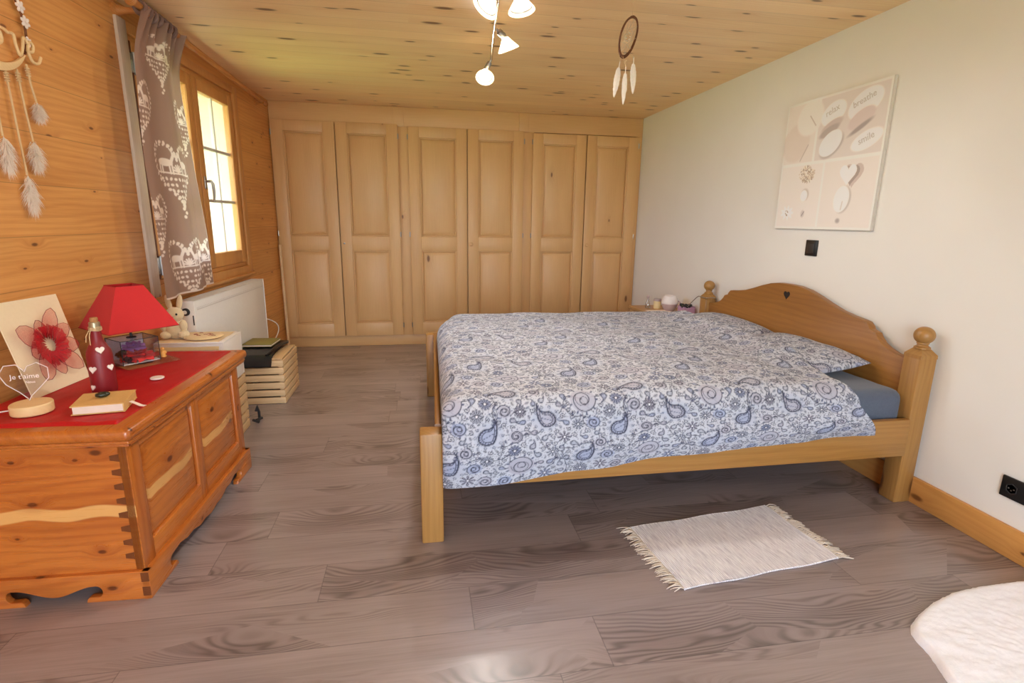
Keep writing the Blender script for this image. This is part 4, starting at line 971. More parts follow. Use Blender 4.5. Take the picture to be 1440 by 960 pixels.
# ================================================================== crates and what stands on them
def crate(M0, w_, d_, h_, label, ns=6):
    t = thing('slatted_crate', label, 'crate', rot=M0, group='raw wooden slatted crates along the left wall')
    sh_ = h_/ns-.010
    for nm, y in (('front_slats', 0), ('back_slats', d_-.009)):
        m = MB(M0)
        for k in range(ns): m.box((0, y, .002+k*h_/ns), (w_, y+.009, .002+k*h_/ns+sh_), .0015)
        m.build(nm, 'crate', t)
    for x in (0, w_-.009):
        m = MB(M0)
        for k in range(ns): m.box((x, .009, .002+k*h_/ns), (x+.009, d_-.009, .002+k*h_/ns+sh_), .0015)
        m.build('side_slats', 'crateY', t)
    for x in (.010, w_-.034):
        for y in (.010, d_-.034): m = MB(M0); m.box((x, y, 0), (x+.024, y+.024, h_-.004), .001); m.build('corner_post', 'crate', t)
    m = MB(M0)
    for k in range(4): m.box((.004+k*(w_-.008)/4, .004, h_-.005), (.004+(k+1)*(w_-.008)/4-.005, d_-.004, h_+.004), .0015)
    m.build('top_slats', 'crateY', t)
    return t
crate(frame(-1.190, 3.495, 0), .305, .40, .300, 'slatted wooden crate below the radiator carrying the black folder')
crate(frame(-1.325, 2.84, 0), .325, .285, .322, 'slatted wooden crate behind the cedar chest carrying the white box')
TB = .326
wb = thing('white_box', 'white painted box under a cream cloth on a slatted crate behind the chest', 'box', (-1.165, 2.98, TB))
m = MB(); x0, x1, y0, y1, z1 = -1.325, -1.0, 2.84, 3.122, .556
m.box((x0, y0, TB), (x1, y0+.012, z1), .002); m.box((x0, y1-.012, TB), (x1, y1, z1), .002); m.box((x0, y0+.012, TB), (x0+.012, y1-.012, z1), .002); m.box((x1-.012, y0+.012, TB), (x1, y1-.012, z1), .002); m.box((x0+.012, y0+.012, TB), (x1-.012, y1-.012, TB+.012), .001)
m.build('walls', 'whitepaint', wb)
m = MB(); m.box((x0+.0005, y0+.0005, z1-.001), (x1-.0005, y1-.0005, z1+.010), .003); m.build('lid', 'whitepaint', wb)
m = MB()   # cream cloth, front edge drooping
def ccl(u, v):
    x = -1.32+.30*u; y = 2.832+.26*v; z = .569+.002*mnoise.noise(Vector((x*20, y*20, 0)))
    if v < .08: z -= (.08-v)*.5
    return (x, y, z)
m.grid(ccl, 40, 40); m.grid(lambda u, v: Vector(ccl(u, v))-Vector((0, 0, .003)), 40, 40)
tag(m.build('cream_cloth', 'creamcloth', None, 180), 'cream linen cloth spread on the white box behind the chest', 'cloth')
cu_ = thing('round_cushion', 'flat round cream doily pad with dark pink stitching on the cream cloth', 'doily', (-1.13, 2.96, .573))
m = MB(); m.lathe([(.085, 0), (.092, .004), (.088, .009), (.06, .0125), (.001, .0135)], (-1.125, 2.945, .573), 40); m.build('pad', 'creamcloth', cu_, 60)
m = MB(); rq = random.Random(9)
for k in range(9):
    x, y = -1.125+rq.uniform(-.05, .06), 2.945+rq.uniform(-.04, .05); m.tube([(x, y, .587), (x+.012, y+.003, .588), (x+.02, y-.003, .587)], .0016, 5)
m.build('stitching', plain('dusty_pink_thread', lin(176, 110, 90), .8), cu_)
# plush rabbit
pb = thing('plush_rabbit', 'cream plush rabbit sitting on the white box behind the red lampshade', 'soft toy', (-1.2, 2.93, .573))
pc = Vector((-1.255, 2.945, .573))
def skin(name, pts, rad, mat, parent, sub=2):
    m = MB(); 
    for i in range(len(pts)-1): pass
    return m
m = MB(); m.blob(pc+Vector((0, 0, .050)), (.052, .046, .056), wob=.12); m.blob(pc+Vector((.006, -.012, .122)), (.043, .040, .040), wob=.08)
m.blob(pc+Vector((.045, -.025, .022)), (.026, .030, .020), wob=.1); m.blob(pc+Vector((-.035, -.035, .022)), (.026, .030, .020), wob=.1); m.blob(pc+Vector((.046, -.020, .066)), (.018, .022, .03), wob=.1); m.blob(pc+Vector((-.042, -.024, .066)), (.018, .022, .03), wob=.1)
bdy = m.build('body', 'plush', pb, 180)
for sx in (-1, 1):
    m = MB(); m.blob(pc+Vector((.006+.026*sx, .0, .182)), (.014, .010, .042), M=Matrix.Rotation(.2*sx, 4, 'Y'), wob=.05); m.build('ear', 'plush', pb, 180)
    m = MB(); m.blob(pc+Vector((.014+.018*sx, -.050, .130)), (.005, .004, .006)); m.build('eye', 'black', pb, 180)
m = MB(); m.blob(pc+Vector((.013, -.054, .116)), (.006, .004, .004)); m.build('nose', 'pinknose', pb, 180)
# folder and notebook on the far crate
fo = thing('black_folder', 'glossy black leather folder lying over the edge of the far crate', 'folder', (-1.05, 3.6, .305))
m = MB(); m.box((-1.186, 3.52, .3045), (-.965, 3.86, .316), .004); m.build('back_cover', 'leather', fo)
m = MB()
def ff(u, v, lift=0):
    x = -1.188+.235*u+.02*v; y = 3.470+.42*v; z = .317+.020*math.sin(min(1, v*1.6)*PI/2)
    if v < .12: z = .262+(z-.262)*(v/.12)**.6
    return (x, y, z+lift+.003*mnoise.noise(Vector((x*20, y*9, 4))))
m.grid(lambda u, v: ff(u, v), 20, 40); m.grid(lambda u, v: Vector(ff(u, v))-Vector((0, -.004, .008)), 20, 40); 
m.build('front_cover', 'leather', fo, 180)
m = MB(); m.tube([(-.985, 3.50, .327), (-.965, 3.66, .336), (-.945, 3.80, .336), (-.940, 3.88, .326)], [.006, .012, .013, .008], 10); m.build('spine_roll', 'leather', fo, 60)
nb = thing('olive_notebook', 'olive green notebook resting on the black folder', 'notebook', (-1.08, 3.76, .34))
m = MB(); Mn = Matrix.Translation((-1.082, 3.775, .3435)) @ Matrix.Rotation(-.06, 4, 'Z') 
m.M = Mn; m.box((-.095, -.105, 0), (.095, .105, .003), .001); m.box((-.095, -.105, .012), (.095, .105, .015), .001); m.box((-.095, -.105, 0), (-.092, .105, .015), .001); m.build('cover', 'olive', nb)
m = MB(Mn); m.box((-.091, -.102, .003), (.092, .102, .012), 0); m.build('page_block', 'pages', nb)
# dark strap on the floor beside the nearer crate
m = MB(); m.tube([(-.985, 3.20, .06), (-.978, 3.20, .09), (-.972, 3.21, .05), (-.976, 3.22, .008), (-.965, 3.16, .007), (-.984, 3.13, .03)], .008, 8); m.tube([(-.985, 3.19, .007), (-.962, 3.225, .008)], .008, 8); tag(m.build('dark_strap', 'darkgrey', None, 60), 'dark strap dangling to the floor beside the crate behind the chest', 'strap')
# ================================================================== RIGHT WALL
# canvas
cv = thing('canvas_picture', 'pale five-field canvas print of pebbles, shells and a heart above the bed', 'picture', (XR-.012, 2.6, 1.5))
cy0, cy1, cz0, cz1 = 2.245, 2.950, 1.168, 1.852; W_, H_ = cy1-cy0, cz1-cz0
pc_ = Ras(W_, H_, .0024); pc_.fill(L3(214, 205, 197))
rc = L3
def blockf(x0, z0, x1, z1, c): pc_.poly([(x0, z0), (x1, z0), (x1, z1), (x0, z1)], c)
# x runs from the far (left) edge to the near (right) edge
blockf(0.012, .36, .245, H_-.012, rc(206, 196, 186)); blockf(.262, .36, W_-.012, H_-.012, rc(200, 190, 182)); blockf(.012, .012, .335, .342, rc(210, 200, 191)); blockf(.35, .012, W_-.012, .342, rc(208, 199, 190))
pc_.ell(.10, .47, .11, .10, .5, rc(202, 188, 176), 1, 6); pc_.ell(.19, .59, .10, .09, .3, rc(212, 203, 194), 1, 6); pc_.line([(.15, .37), (.20, .45)], .006, rc(176, 162, 150)); pc_.line([(.19, .60), (.24, .545)], .006, rc(178, 164, 152))
for cx, cz, rx, rz, an, c in ((.36, .585, .085, .055, .35, rc(222, 214, 206)), (.36, .525, .075, .026, .35, rc(186, 170, 162)), (.345, .500, .07, .022, .35, rc(168, 154, 148)), (.56, .595, .105, .062, .35, rc(222, 214, 207)), (.55, .53, .085, .040, .4, rc(196, 180, 174)), (.55, .488, .075, .012, .45, rc(158, 144, 140)), (.60, .425, .095, .042, .3, rc(220, 213, 206))): pc_.ell(cx, cz, rx, rz, an, c, 1, 3)
pc_.ell(.375, .425, .085, .050, .55, rc(160, 148, 142), .8, 5); pc_.ell(.365, .437, .082, .055, .55, rc(226, 220, 212), 1, 2)
rq = random.Random(4)
for k in range(150):
    a = rq.random()*6.28; r = rq.random()**.5*.042; x, z = .22+math.cos(a)*r*1.35, .295+math.sin(a)*r; b_ = rq.random()*3; pc_.line([(x-.008*math.cos(b_), z-.008*math.sin(b_)), (x+.008*math.cos(b_), z+.008*math.sin(b_))], .004, (rc(222, 206, 182), rc(150, 126, 100), rc(190, 170, 144))[k % 3])
pc_.ell(.225, .185, .03, .032, 0, rc(168, 154, 140), .7, 5); pc_.ell(.218, .180, .027, .030, 0, rc(224, 216, 204), 1, 2)
for k in range(9):
    a = k*.7; pc_.ell(.095+.03*math.cos(a), .088+.018*math.sin(a), .022, .008, a, rc(226, 216, 206), 1, 2)
for k in range(7): pc_.ell(.09+rq.uniform(-.016, .016), .088+rq.uniform(-.014, .014), .005, .003, k, rc(150, 128, 104))
pc_.ell(.225, .082, .014, .02, 0, rc(190, 178, 170), 1, 3); pc_.line([(.218, .07), (.235, .094)], .004, rc(120, 108, 104))
hx_, hz_ = .515, .275
def hpoly(cx, cz, s_): return [(cx+s_*(16*math.sin(t)**3)/16, cz+s_*(13*math.cos(t)-5*math.cos(2*t)-2*math.cos(3*t)-math.cos(4*t))/15) for t in [2*PI*i/30 for i in range(30)]]
pc_.poly(hpoly(hx_+.035, hz_-.004, .062), rc(190, 172, 162)); pc_.poly(hpoly(hx_+.022, hz_-.004, .052), rc(160, 142, 132)); pc_.poly(hpoly(hx_, hz_, .054), rc(228, 216, 202))
pc_.ell(.505, .150, .052, .068, -.2, rc(176, 166, 156), .8, 4); pc_.ell(.495, .152, .050, .066, -.2, rc(218, 211, 203), 1, 2); pc_.line([(.50, .10), (.505, .14)], .006, rc(190, 180, 170)); pc_.ell(.49, .045, .014, .012, 0, rc(166, 154, 146), 1, 4)
nu, nv = 300, 290
U, Vv = np.meshgrid(np.linspace(0, 1, nu), np.linspace(0, 1, nv))
m = MB(); m.box((XR-.019, cy0, cz0), (XR-.0005, cy1, cz1), .002); m.build('stretcher', plain('canvas_edge', lin(206, 198, 190), .8), cv)
npmesh('print', np.stack([np.full_like(U, XR-.0196), cy1-.001-(W_-.002)*U, cz0+.001+(H_-.002)*Vv], -1), nu, nv, attrmat('canvas_print', .8, 900, .1), cv, np.clip((lambda q: (q*.7+q.mean(-1, keepdims=True)*.3)*1.5-.07)(pc_.sample(U*W_, Vv*H_)), .02, .86), False)
Rw = Matrix.Rotation(-PI/2, 4, 'Z') @ Matrix.Rotation(PI/2, 4, 'X'); ink = plain('soft_grey_ink', lin(206, 198, 190), .8)
for txt, u, z, sz, a in (('relax', .355, .585, .046, .30), ('breathe', .555, .600, .044, .28), ('smile', .60, .418, .046, .30)):
    m = MB(); text_into(m, txt, Matrix.Translation((XR-.0205, cy1-u, cz0+z)) @ Rw @ Matrix.Rotation(a, 4, 'Z'), sz, .0004); m.build('word', ink, cv, 0)
# switch, socket
sw = thing('light_switch', 'black square light switch on the white wall below the picture', 'light switch', (XR, 2.634, 1.066))
m = MB(); m.box((XR-.009, 2.590, 1.024), (XR, 2.678, 1.110), .003); m.build('plate', 'black', sw)
m = MB(); m.box((XR-.013, 2.607, 1.041), (XR-.008, 2.661, 1.093), .002); rk = m.build('rocker', plain('dark_grey_rocker', lin(44, 42, 42), .3), sw)
m = MB(); m.box((XR-.0135, 2.632, 1.055), (XR-.0125, 2.636, 1.079), 0); m.build('mark', 'darkgrey', rk)
so = thing('wall_socket', 'black double wall socket low on the white wall at the right edge', 'socket', (XR, 1.40, .257))
m = MB(); m.box((XR-.009, 1.335, .216), (XR, 1.474, .297), .003); m.build('plate', 'black', so)
for y in (1.436, 1.372):
    m = MB(); m.lathe([(.021, .0), (.021, .0015), (.018, .0015), (.0175, -.006), (.001, -.006)], (XR-.009, y, .256), 6, (-1, 0, 0)); ins = m.build('outlet', 'darkgrey', so)
    m = MB()
    for dy, dz in ((-.009, 0), (.009, 0), (0, -.006)): m.lathe([(.0028, .0), (.0028, .0012), (.001, .0014)], (XR-.0095, y+dy, .256+dz), 10, (-1, 0, 0))
    m.build('contact', 'steel', ins)
# ================================================================== NIGHTSTAND
ns_ = thing('nightstand', 'pine nightstand in the corner between bed and wardrobe', 'nightstand', (1.95, 4.05, 0))
nx0, nx1, ny0, ny1, nz = 1.775, 2.128, 3.74, 4.27, .492
m = MB(); m.box((nx0-.01, ny0-.01, nz-.022), (nx1, ny1+.01, nz), .004); m.build('top', 'nightwood', ns_)
m = MB(); m.box((nx0, ny0, .04), (nx1, ny0+.018, nz-.022), .001); m.box((nx0, ny1-.018, .04), (nx1, ny1, nz-.022), .001); m.box((nx1-.012, ny0+.018, .04), (nx1, ny1-.018, nz-.022), 0); m.box((nx0+.006, ny0+.018, .04), (nx1-.012, ny1-.018, .058), 0); m.build('carcass', 'nightwood', ns_)
for z0, z1 in ((.062, .262), (.270, .466)):
    m = MB(); m.box((nx0-.004, ny0+.02, z0), (nx0+.014, ny1-.02, z1), .004); dr = m.build('drawer', 'nightwood', ns_)
    m = MB(); m.lathe([(.006, 0), (.006, .008), (.014, .016), (.012, .024), (.001, .026)], (nx0-.004, (ny0+ny1)/2, (z0+z1)/2), 18, (-1, 0, 0)); m.build('knob', 'nightwood', dr)
for x in (nx0+.01, nx1-.05):
    for y in (ny0+.01, ny1-.05): m = MB(); m.box((x, y, 0), (x+.04, y+.04, .042), .003); m.build('foot', 'nightwood', ns_)
vi = thing('glass_vial', 'slim clear glass bottle on the nightstand nearest the wardrobe', 'bottle', (1.868, 4.12, nz))
m = MB(); m.lathe([(.018, 0), (.021, .003), (.021, .02), (.016, .045), (.010, .065), (.008, .085)], (1.868, 4.12, nz), 20); m.build('body', 'waterglass', vi)
m = MB(); m.lathe([(.009, .083), (.011, .087), (.011, .105), (.008, .108), (.001, .108)], (1.868, 4.12, nz), 16); m.build('stopper', 'mauve', vi)
jr = thing('candle_jar', 'small cream candle with a dark lid on the nightstand', 'candle', (1.935, 4.07, nz))
m = MB(); m.lathe([(.028, 0), (.031, .003), (.031, .062), (.029, .066), (.001, .066)], (1.94, 4.09, nz), 24); m.build('candle', 'candle', jr)
m = MB(); m.lathe([(.032, .064), (.033, .068), (.031, .082), (.001, .084)], (1.94, 4.09, nz), 24); m.build('lid', 'mauve', jr)
po = thing('two_tone_pot', 'round white and mauve ceramic aroma burner on the nightstand', 'pot', (1.995, 3.97, nz))
c0 = (1.985, 3.965, nz)
m = MB(); m.lathe([(.030, 0), (.034, .004), (.050, .022), (.060, .048), (.062, .062)], c0, 32); m.build('lower_bowl', 'mauve', po)
m = MB(); m.lathe([(.064, .061), (.066, .066), (.064, .086), (.056, .108), (.046, .124), (.042, .126), (.040, .122), (.001, .118)], c0, 32); m.build('upper_bowl', 'offwhite', po)
m = MB(); m.tube([Vector(c0)+Vector((.052, -.035, .085)), Vector(c0)+Vector((.066, -.048, .078)), Vector(c0)+Vector((.068, -.050, .045)), Vector(c0)+Vector((.052, -.036, .030))], .006, 8); m.build('handle', 'mauve', po)
px = thing('pink_box', 'pink patterned box of dark hair ties on the nightstand', 'box', (2.05, 3.83, nz))
m = MB()
x0, x1, y0, y1, zz = 2.012, 2.108, 3.775, 3.872, nz
for q in (((x0, y0, zz), (x1, y0+.004, zz+.062)), ((x0, y1-.004, zz), (x1, y1, zz+.062)), ((x0, y0+.004, zz), (x0+.004, y1-.004, zz+.062)), ((x1-.004, y0+.004, zz), (x1, y1-.004, zz+.062)), ((x0, y0, zz), (x1, y1, zz+.004))): m.box(q[0], q[1], 0)
m.build('walls', 'pinkbox', px)
for k in range(5):
    m = MB(); c = Vector((2.035+.022*(k % 3), 3.80+.03*(k//2), zz+.062+.006*(k % 2))); m.tube([c+Vector((.020*math.cos(a), .020*math.sin(a), .006*math.sin(a*2+k))) for a in [2*PI*i/18 for i in range(18)]], .009, 8, closed=True); tag(m.build('hair_tie', 'black', None, 180), 'dark hair tie heaped in the pink box on the nightstand', 'hair tie', 'dark hair ties in the pink box')
m = MB()
dp = [(1.80+.0, 3.80, nz+.006), (1.85, 3.84, nz+.008), (1.88, 3.90, nz+.007), (1.90, 4.0, nz+.006)]
nvv = 60
def drape(u, v):
    x = 1.79+.20*u; y = 3.76+.24*v; return (x, y, nz+.004+.016*abs(mnoise.noise(Vector((x*18, y*14, 0))))*math.sin(PI*u)*math.sin(PI*v)+.001)
m.grid(drape, 40, 40); tag(m.build('white_doily', 'heartw', None, 180), 'crumpled white cloth lying below the two-tone pot on the nightstand', 'cloth')
# cord over the far bed post
pts = [(2.05, 3.84, .51), (2.04, 3.74, .585), (2.045, 3.66, .645), (2.028, 3.60, .665), (2.028, 3.50, .665)]
tag(MB().tube(pts+[(2.07, 3.497, .668), (2.11, 3.50, .664), (2.124, 3.52, .62), (2.124, 3.6, .5), (2.122, 3.68, .3)], .0032, 8).build('thin_cord', plain('grey_cord', lin(150, 138, 124), .6)), 'thin pale cord hanging over the far bedpost to the nightstand', 'cord')
# ================================================================== RUGS
MR = Matrix.Translation((1.144, 1.631, 0)) @ Matrix.Rotation(.108, 4, 'Z')
rg = thing('woven_rug', 'small white woven rag rug with fringed ends beside the bed', 'rug', rot=MR)
m = MB(MR)
hw, hd = .322, .186
def rgz(u, v): x = -hw+2*hw*u; y = -hd+2*hd*v; return (x+.004*math.sin(v*9), y+.003*math.sin(u*14), .007+.0018*math.sin(u*7)+.0012*math.sin(v*5+u*3))
m.grid(rgz, 60, 40); m.grid(lambda u, v: (rgz(1-u, v)[0], rgz(1-u, v)[1], .0008), 60, 40)
for i in range(90):
    u = i/89
    for v in (0, 1): p = rgz(u, v); m.tube([(p[0]-.0022, p[1], .003), (p[0]+.0022, p[1], .0065)], .0032, 6)
for i in range(50):
    v = i/49
    for u in (0, 1): p = rgz(u, v); m.tube([(p[0], p[1]-.003, .003), (p[0], p[1]+.003, .006)], .0035, 6)
m.build('woven_field', 'rug', rg, 60)
rq = random.Random(12)
for sx in (-1, 1):
    m = MB(MR)
    for k in range(85):
        y = -hd+2*hd*(k+.5)/85; L = rq.uniform(.036, .060); dy = rq.uniform(-.014, .014)+(-.012 if sx > 0 else .006); lift = rq.uniform(.004, .016)
        P = [(sx*hw, y, .005), (sx*(hw+L*.35), y+dy*.2, .004+lift*.6), (sx*(hw+L*.7), y+dy*.7, .003+lift*.4), (sx*(hw+L), y+dy, .0025)]
        m.tube(P, [.0022, .0022, .0018, .0012], 5)
    m.build('fringe', 'fringe', rg, 180)
# plush rug at the right
import math as _m
outl = [(2.105, 1.262), (1.95, 1.263), (1.80, 1.262), (1.70, 1.250), (1.60, 1.222), (1.51, 1.185), (1.455, 1.155), (1.428, 1.130), (1.414, 1.100), (1.410, 1.07), (1.402, 1.04), (1.385, 1.00), (1.368, .96), (1.36, .90), (1.36, .72), (1.38, .64), (1.42, .59), (1.50, .56), (1.95, .55), (2.05, .56), (2.10, .60), (2.112, .70), (2.112, 1.24)]
cxr, cyr = 1.76, .92; nA = 240; nR = 46
OP = [Vector((a, b)) for a, b in outl]
segs = []; tl = 0
for i in range(len(OP)):
    d = (OP[(i+1) % len(OP)]-OP[i]).length; segs.append(d); tl += d
ring = []
for k in range(nA):
    t = k/nA*tl; i = 0
    while t > segs[i]: t -= segs[i]; i += 1
    ring.append(OP[i]+(OP[(i+1) % len(OP)]-OP[i])*(t/segs[i]))
V = []; F = []
for j in range(nR):
    q = j/(nR-1)
    for k in range(nA):
        jag = 1+.006*mnoise.noise(Vector((k*.9, j*.4, 3)))*(q > .8)
        x = cxr+(ring[k].x-cxr)*q*jag; y = cyr+(ring[k].y-cyr)*q*jag
        e_ = (ring[k]-Vector((cxr, cyr))).length*(1-q); h = .024*math.sqrt(min(1, e_/.022)*(2-min(1, e_/.022))) 
        h *= 1+.12*mnoise.noise(Vector((x*70, y*70, 0)))+.10*mnoise.noise(Vector((x*22, y*22, 7))); V.append((x, y, max(.0006, h)))
for j in range(nR-1):
    for k in range(nA): F.append((j*nA+k, (j+1)*nA+k, (j+1)*nA+(k+1) % nA, j*nA+(k+1) % nA))
m = MB(); m.add(V, F); tag(m.build('plush_rug', 'plushrug', None, 180), 'thick white plush rug on the floor at the lower right corner', 'rug')
# ================================================================== CEILING LAMP
cl = thing('ceiling_spotlight', 'chrome ceiling light bar with four lit glass spots', 'ceiling light', (.34, 2.3, ZC))
m = MB(); m.lathe([(.055, 0), (.055, .012), (.048, .022), (.012, .028), (.009, .09)], (.325, 2.18, ZC), 30, (0, 0, -1)); m.build('ceiling_rose', 'chrome', cl)
RA = [Vector((.262, 1.55, 2.065)), Vector((.29, 1.9, 2.063)), Vector((.325, 2.18, 2.062)), Vector((.350, 2.50, 2.068)), Vector((.378, 2.80, 2.068)), Vector((.418, 3.19, 2.062))]
m = MB(); m.tube(RA, .0075, 12); m.build('bar', 'chrome', cl)
def spot(j, c, aim, power=1.0):
    j = Vector(j); c = Vector(c); d = (c-j); aim = Vector(aim).normalized()
    m = MB(); m.tube([j, j+d*.35], .006, 10); b = c-aim*.030; d = b-j; m.lathe([(.008, 0), (.0145, .004), (.0145, d.length*.66), (.011, d.length*.8)], j+d*.2, 16, d); hd_ = m.build('spot_arm', 'steel', cl)
    m = MB(); m.lathe([(.013, 0), (.018, .006), (.026, .018), (.040, .036), (.050, .050), (.052, .056), (.049, .057), (.038, .037), (.024, .020)], b, 32, aim); sg = m.build('glass_shade', 'frosted', cl, 60)
    m = MB(); m.lathe([(.024, .022), (.024, .026), (.001, .0265)], b, 24, aim); m.build('bulb', 'bulb', sg)
    q_ = Vector((0, 0, 1)).rotation_difference(aim); m = MB(); m.tube([b+q_ @ Vector((.041*math.cos(a), .041*math.sin(a), .043)) for a in [2*PI*i/28 for i in range(28)]], .0028, 6, closed=True); m.build('reflector_ring', 'steel', sg)
    l = bpy.data.lights.new('spot_bulb', 'SPOT'); l.energy = BULB_W*power; l.color = (1.0, .97, .92); l.shadow_soft_size = .035; l.spot_size = math.radians(165); l.spot_blend = .5
    o = bpy.data.objects.new('spot_bulb', l); C.objects.link(o); o.location = c+aim*.045-Vector(XFORM[cl.name].translation); o.rotation_euler = aim.to_track_quat('-Z', 'Y').to_euler(); o.parent = cl
spot((.418, 3.19, 2.06), (.386, 3.20, 1.985), (-.12, -.55, -.8))
spot((.382, 2.72, 2.065), (.436, 2.75, 2.012), (.35, .15, -.9))
spot((.330, 2.25, 2.06), (.278, 2.20, 1.985), (-.55, -.15, -.8))
spot((.335, 2.25, 2.06), (.400, 2.20, 1.990), (.15, -.1, -1))
# ================================================================== DREAMCATCHER
dc = thing('dreamcatcher', 'brown willow hoop dreamcatcher with three white feathers hanging from the ceiling', 'dreamcatcher', (.93, 2.45, 1.99))
hc = Vector((.930, 2.45, 1.988)); ax_u = Vector((.60, -.80, .0)).normalized()
ux = Vector((.047, .075, .0)); 
def hoop(r, a, w_=0): return hc+Vector((.056*math.cos(a)*r+.020*math.sin(a)*r, .055*math.cos(a)*r+w_, .080*math.sin(a)*r+.012*math.cos(a)*r))
m = MB()
for k in range(5): m.tube([hoop(1+.05*math.sin(3*a+k*1.4)+.02*(k-2), a, .006*math.cos(2*a+k)) for a in [2*PI*i/48 for i in range(48)]], .0026, 7, closed=True)
m.build('hoop', 'willow', dc, 60)
m = MB()
for k in range(9):
    a = 2*PI*k/9; b = 2*PI*(k+3)/9; m.tube([hoop(.96, a), hoop(.36, (a+b)/2), hoop(.96, b)], .0006, 4)
for k in range(8): m.blob(hoop(.22, k*.8+.2)+Vector((0, .003, .0)), (.003, .003, .003))
m.build('web', plain('white_thread', lin(222, 206, 186), .8), dc, 180)
m = MB(); m.tube([hoop(1, PI/2+.2), Vector((.945, 2.45, ZC))], .001, 5); m.build('string', 'twine', dc)
def feather(name, top, bot, wid, seed, nrm):
    top = Vector(top); bot = Vector(bot); d = bot-top; L = d.length; d.normalize(); sd = d.cross(Vector(nrm)).normalized(); up = Vector(nrm).normalized(); rq = random.Random(seed)
    m = MB(); nL = 34; not_ = [rq.random() for _ in range(200)]
    for s_ in (-1, 1):
        for k in range(nL):
            t0 = .16+.84*k/nL; t1 = .16+.84*(k+.93)/nL
            def w_(t): return wid*math.sin(PI*min(1, (t-.10)/.93)**.75)**.8 if t < 1.02 else 0
            sh_ = .06*L; ww = w_((t0+t1)/2)*(.88+.24*not_[k+(50 if s_ > 0 else 0)])
            a = top+d*(L*t0); b = top+d*(L*t1); o = d*(sh_*ww/wid*.6)
            bend_ = up*(.12*wid)
            m.add([a, a+sd*s_*ww*.55+o*.5+bend_*.7, a+sd*s_*ww+o, b+sd*s_*ww*.97+o, b+sd*s_*ww*.55+o*.5+bend_*.7, b], [(0, 1, 4, 5), (1, 2, 3, 4)] if s_ > 0 else [(5, 4, 1, 0), (4, 3, 2, 1)])
    o = m.build(name, 'vane', dc, 180)
    m = MB(); m.tube([top-d*.004, top+d*L*.5+up*.001, bot], [.0016, .0012, .0004], 6); m.build('quill', 'vane', o)
for (t_, b_, w_, s_) in (((.897, 2.45, 1.885), (.878, 2.45, 1.738), .016, 1), ((.926, 2.45, 1.865), (.923, 2.45, 1.709), .014, 2), ((.960, 2.45, 1.905), (.966, 2.45, 1.757), .016, 3)): feather('feather', t_, b_, w_, s_, (.25, -1, .1))
m = MB(); m.tube([hoop(1, PI*1.22), (.897, 2.45, 1.885)], .001, 5); m.tube([hoop(1, PI*1.5), (.926, 2.45, 1.865)], .001, 5); m.tube([hoop(1, -PI*.28), (.960, 2.45, 1.905)], .001, 5)
for z in (1.868, 1.876, 1.884, 1.892): m.blob(Vector((.926, 2.45, z)), (.003, .003, .003))
m.build('beaded_cord', 'twine', dc, 60)
# ================================================================== LOVE MOON
lv = thing('love_moon_hanger', 'wooden moon wall hanger reading Love with white flowers and down feathers on the left wall', 'wall hanging', rot=LW @ Matrix.Translation((.02, -2.9, 1.8)))
mc = (-2.905, 1.832); MR_ = .172
def mo(r, a, x=.012): return (x, mc[0]+r*math.cos(a), mc[1]+r*math.sin(a))
m = MB(LW); P = []
a0, a1 = math.radians(-215), math.radians(-32); N = 40
for i in range(N+1): a = a0+(a1-a0)*i/N; P.append((mc[0]+MR_*math.cos(a), mc[1]+MR_*math.sin(a)))
for i in range(N+1): a = a1+(a0-a1)*i/N; t = 1-abs(2*i/N-1); r = MR_-.004-.038*t**.7; P.append((mc[0]+r*math.cos(a), mc[1]+r*math.sin(a)))
m.prism(P, 0, .006, .018, bev=.002); m.build('moon', 'palewood', lv)
m = MB(LW); m.tube([mo(MR_, math.radians(d)) for d in range(-36, 150, 6)], .004, 8); m.build('hoop', 'willow', lv)
for d in (-14, 8, 24, 42, 60, 78, 96, 114, 132):
    m = MB(LW); c = mo(MR_, math.radians(d)); sz = .017 if d % 4 else .021
    for k in range(6):
        a = 2*PI*k/6+d; m.blob(Vector((c[0]+.006, c[1]+math.cos(a)*sz*.6, c[2]+math.sin(a)*sz*.6)), (.004, sz*.46, sz*.30), M=Matrix.Rotation(a, 4, 'X'))
    m.blob(Vector((c[0]+.010, c[1], c[2])), (.004, sz*.28, sz*.28)); m.build('flower', 'heartw', lv, 180)
def script(pts, r=.0052): m = MB(LW); m.tube([(.022, mc[0]+a*.88+.045, mc[1]+b-.02) for a, b in pts], r, 8); m.build('letter', 'palewood', lv, 60)
def smooth_(pts, n=8):
    P = [Vector(p) for p in pts]; out = []
    for i in range(len(P)-1):
        p0, p1, p2, p3 = P[max(i-1, 0)], P[i], P[i+1], P[min(i+2, len(P)-1)]
        for j in range(n): t = j/n; out.append(.5*((2*p1)+(p2-p0)*t+(2*p0-5*p1+4*p2-p3)*t*t+(3*p1-p0-3*p2+p3)*t**3))
    out.append(P[-1]); return [(p.x, p.y) for p in out]
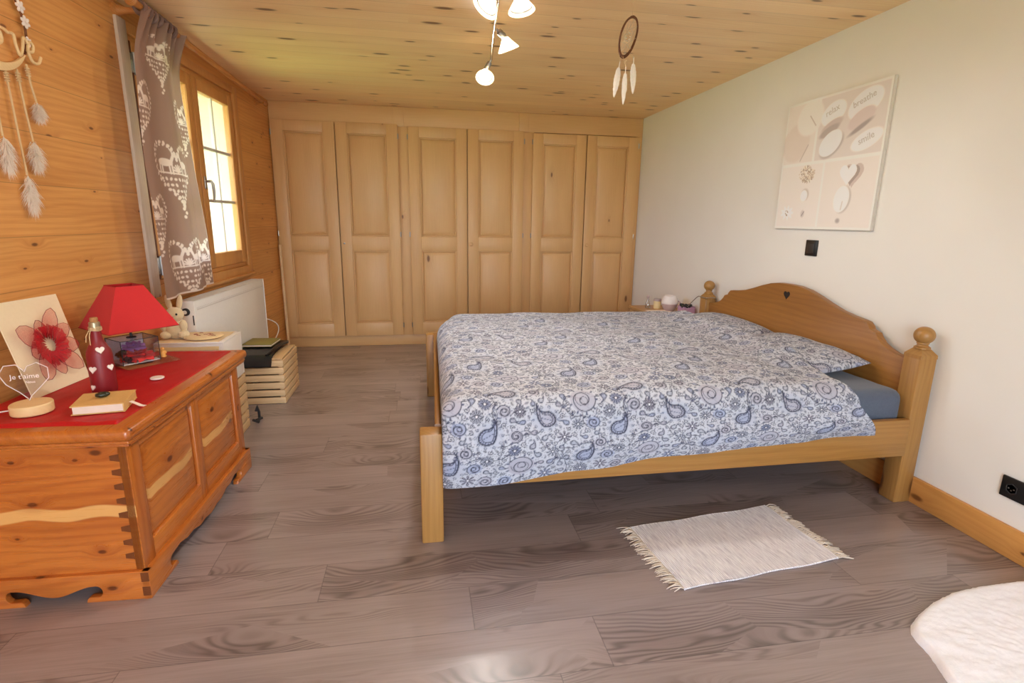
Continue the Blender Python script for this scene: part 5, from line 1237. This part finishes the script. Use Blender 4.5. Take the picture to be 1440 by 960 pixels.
script(smooth_([(-.17, .00), (-.14, .04), (-.11, .07), (-.10, .045), (-.125, -.02), (-.145, -.06), (-.11, -.065), (-.07, -.05)]))
script(smooth_([(-.02, -.02), (-.045, -.02), (-.055, -.045), (-.035, -.068), (-.01, -.055), (-.012, -.028), (-.03, -.022), (0.0, -.012), (.03, -.02)]))
script(smooth_([(.03, -.02), (.055, -.018), (.06, -.05), (.075, -.080), (.095, -.05), (.108, -.015), (.125, -.03)]))
script(smooth_([(.118, -.055), (.145, -.052), (.155, -.03), (.135, -.022), (.122, -.055), (.138, -.085), (.17, -.085), (.19, -.06)]))
def down(c, L, wid, seed):
    rq = np.random.default_rng(seed); m = MB(LW)
    for k in range(420):
        t = rq.random()**.8; a = rq.random()*2*PI; r = wid*(math.sin(PI*min(1, .12+.86*t))**.7)*(.55+.5*rq.random())
        p = Vector((c[0], c[1], c[2]-L*t*.75)); q = Vector((max(-c[0]+.003, math.cos(a)*r*.55), math.sin(a)*r, -L*.28*(.5+rq.random())))
        mid_ = p+q*.5+Vector((0, 0, .012*rq.random())); e_ = p+q; w_ = Vector((0, .0011, .0004)); w2 = Vector((.0011, 0, 0))
        for ww in ((w_,) if k % 2 else (w2,)): m.add([p-ww, p+ww, mid_+ww*.9, mid_-ww*.9, e_], [(0, 1, 2, 3), (3, 2, 4)])
    return m
for k, (s0_, z0_, s1_, z1_, L, wd_) in enumerate(((-2.935, 1.655, -2.935, 1.445, .13, .050), (-2.862, 1.660, -2.858, 1.325, .145, .050), (-2.808, 1.672, -2.800, 1.445, .115, .052), (-2.758, 1.700, -2.748, 1.585, .075, .046), (-3.01, 1.675, -3.01, 1.56, .08, .036))):
    m = MB(LW); m.tube([(.012, s0_, z0_+.012), (.014, s0_+.003, (z0_+z1_)/2), (.018, s1_, z1_)], .0036, 8)
    for j in range(4): m.tube([(.013+.005*math.cos(a), s0_+.006*math.sin(a), z0_-.008*j-.002) for a in [2*PI*i/10 for i in range(10)]], .0028, 6, closed=True)
    cdn = m.build('cord', 'twine', lv, 60)
    down((.020, s1_, z1_), L, wd_, k+20).build('down_feather', 'feather', cdn, 180)
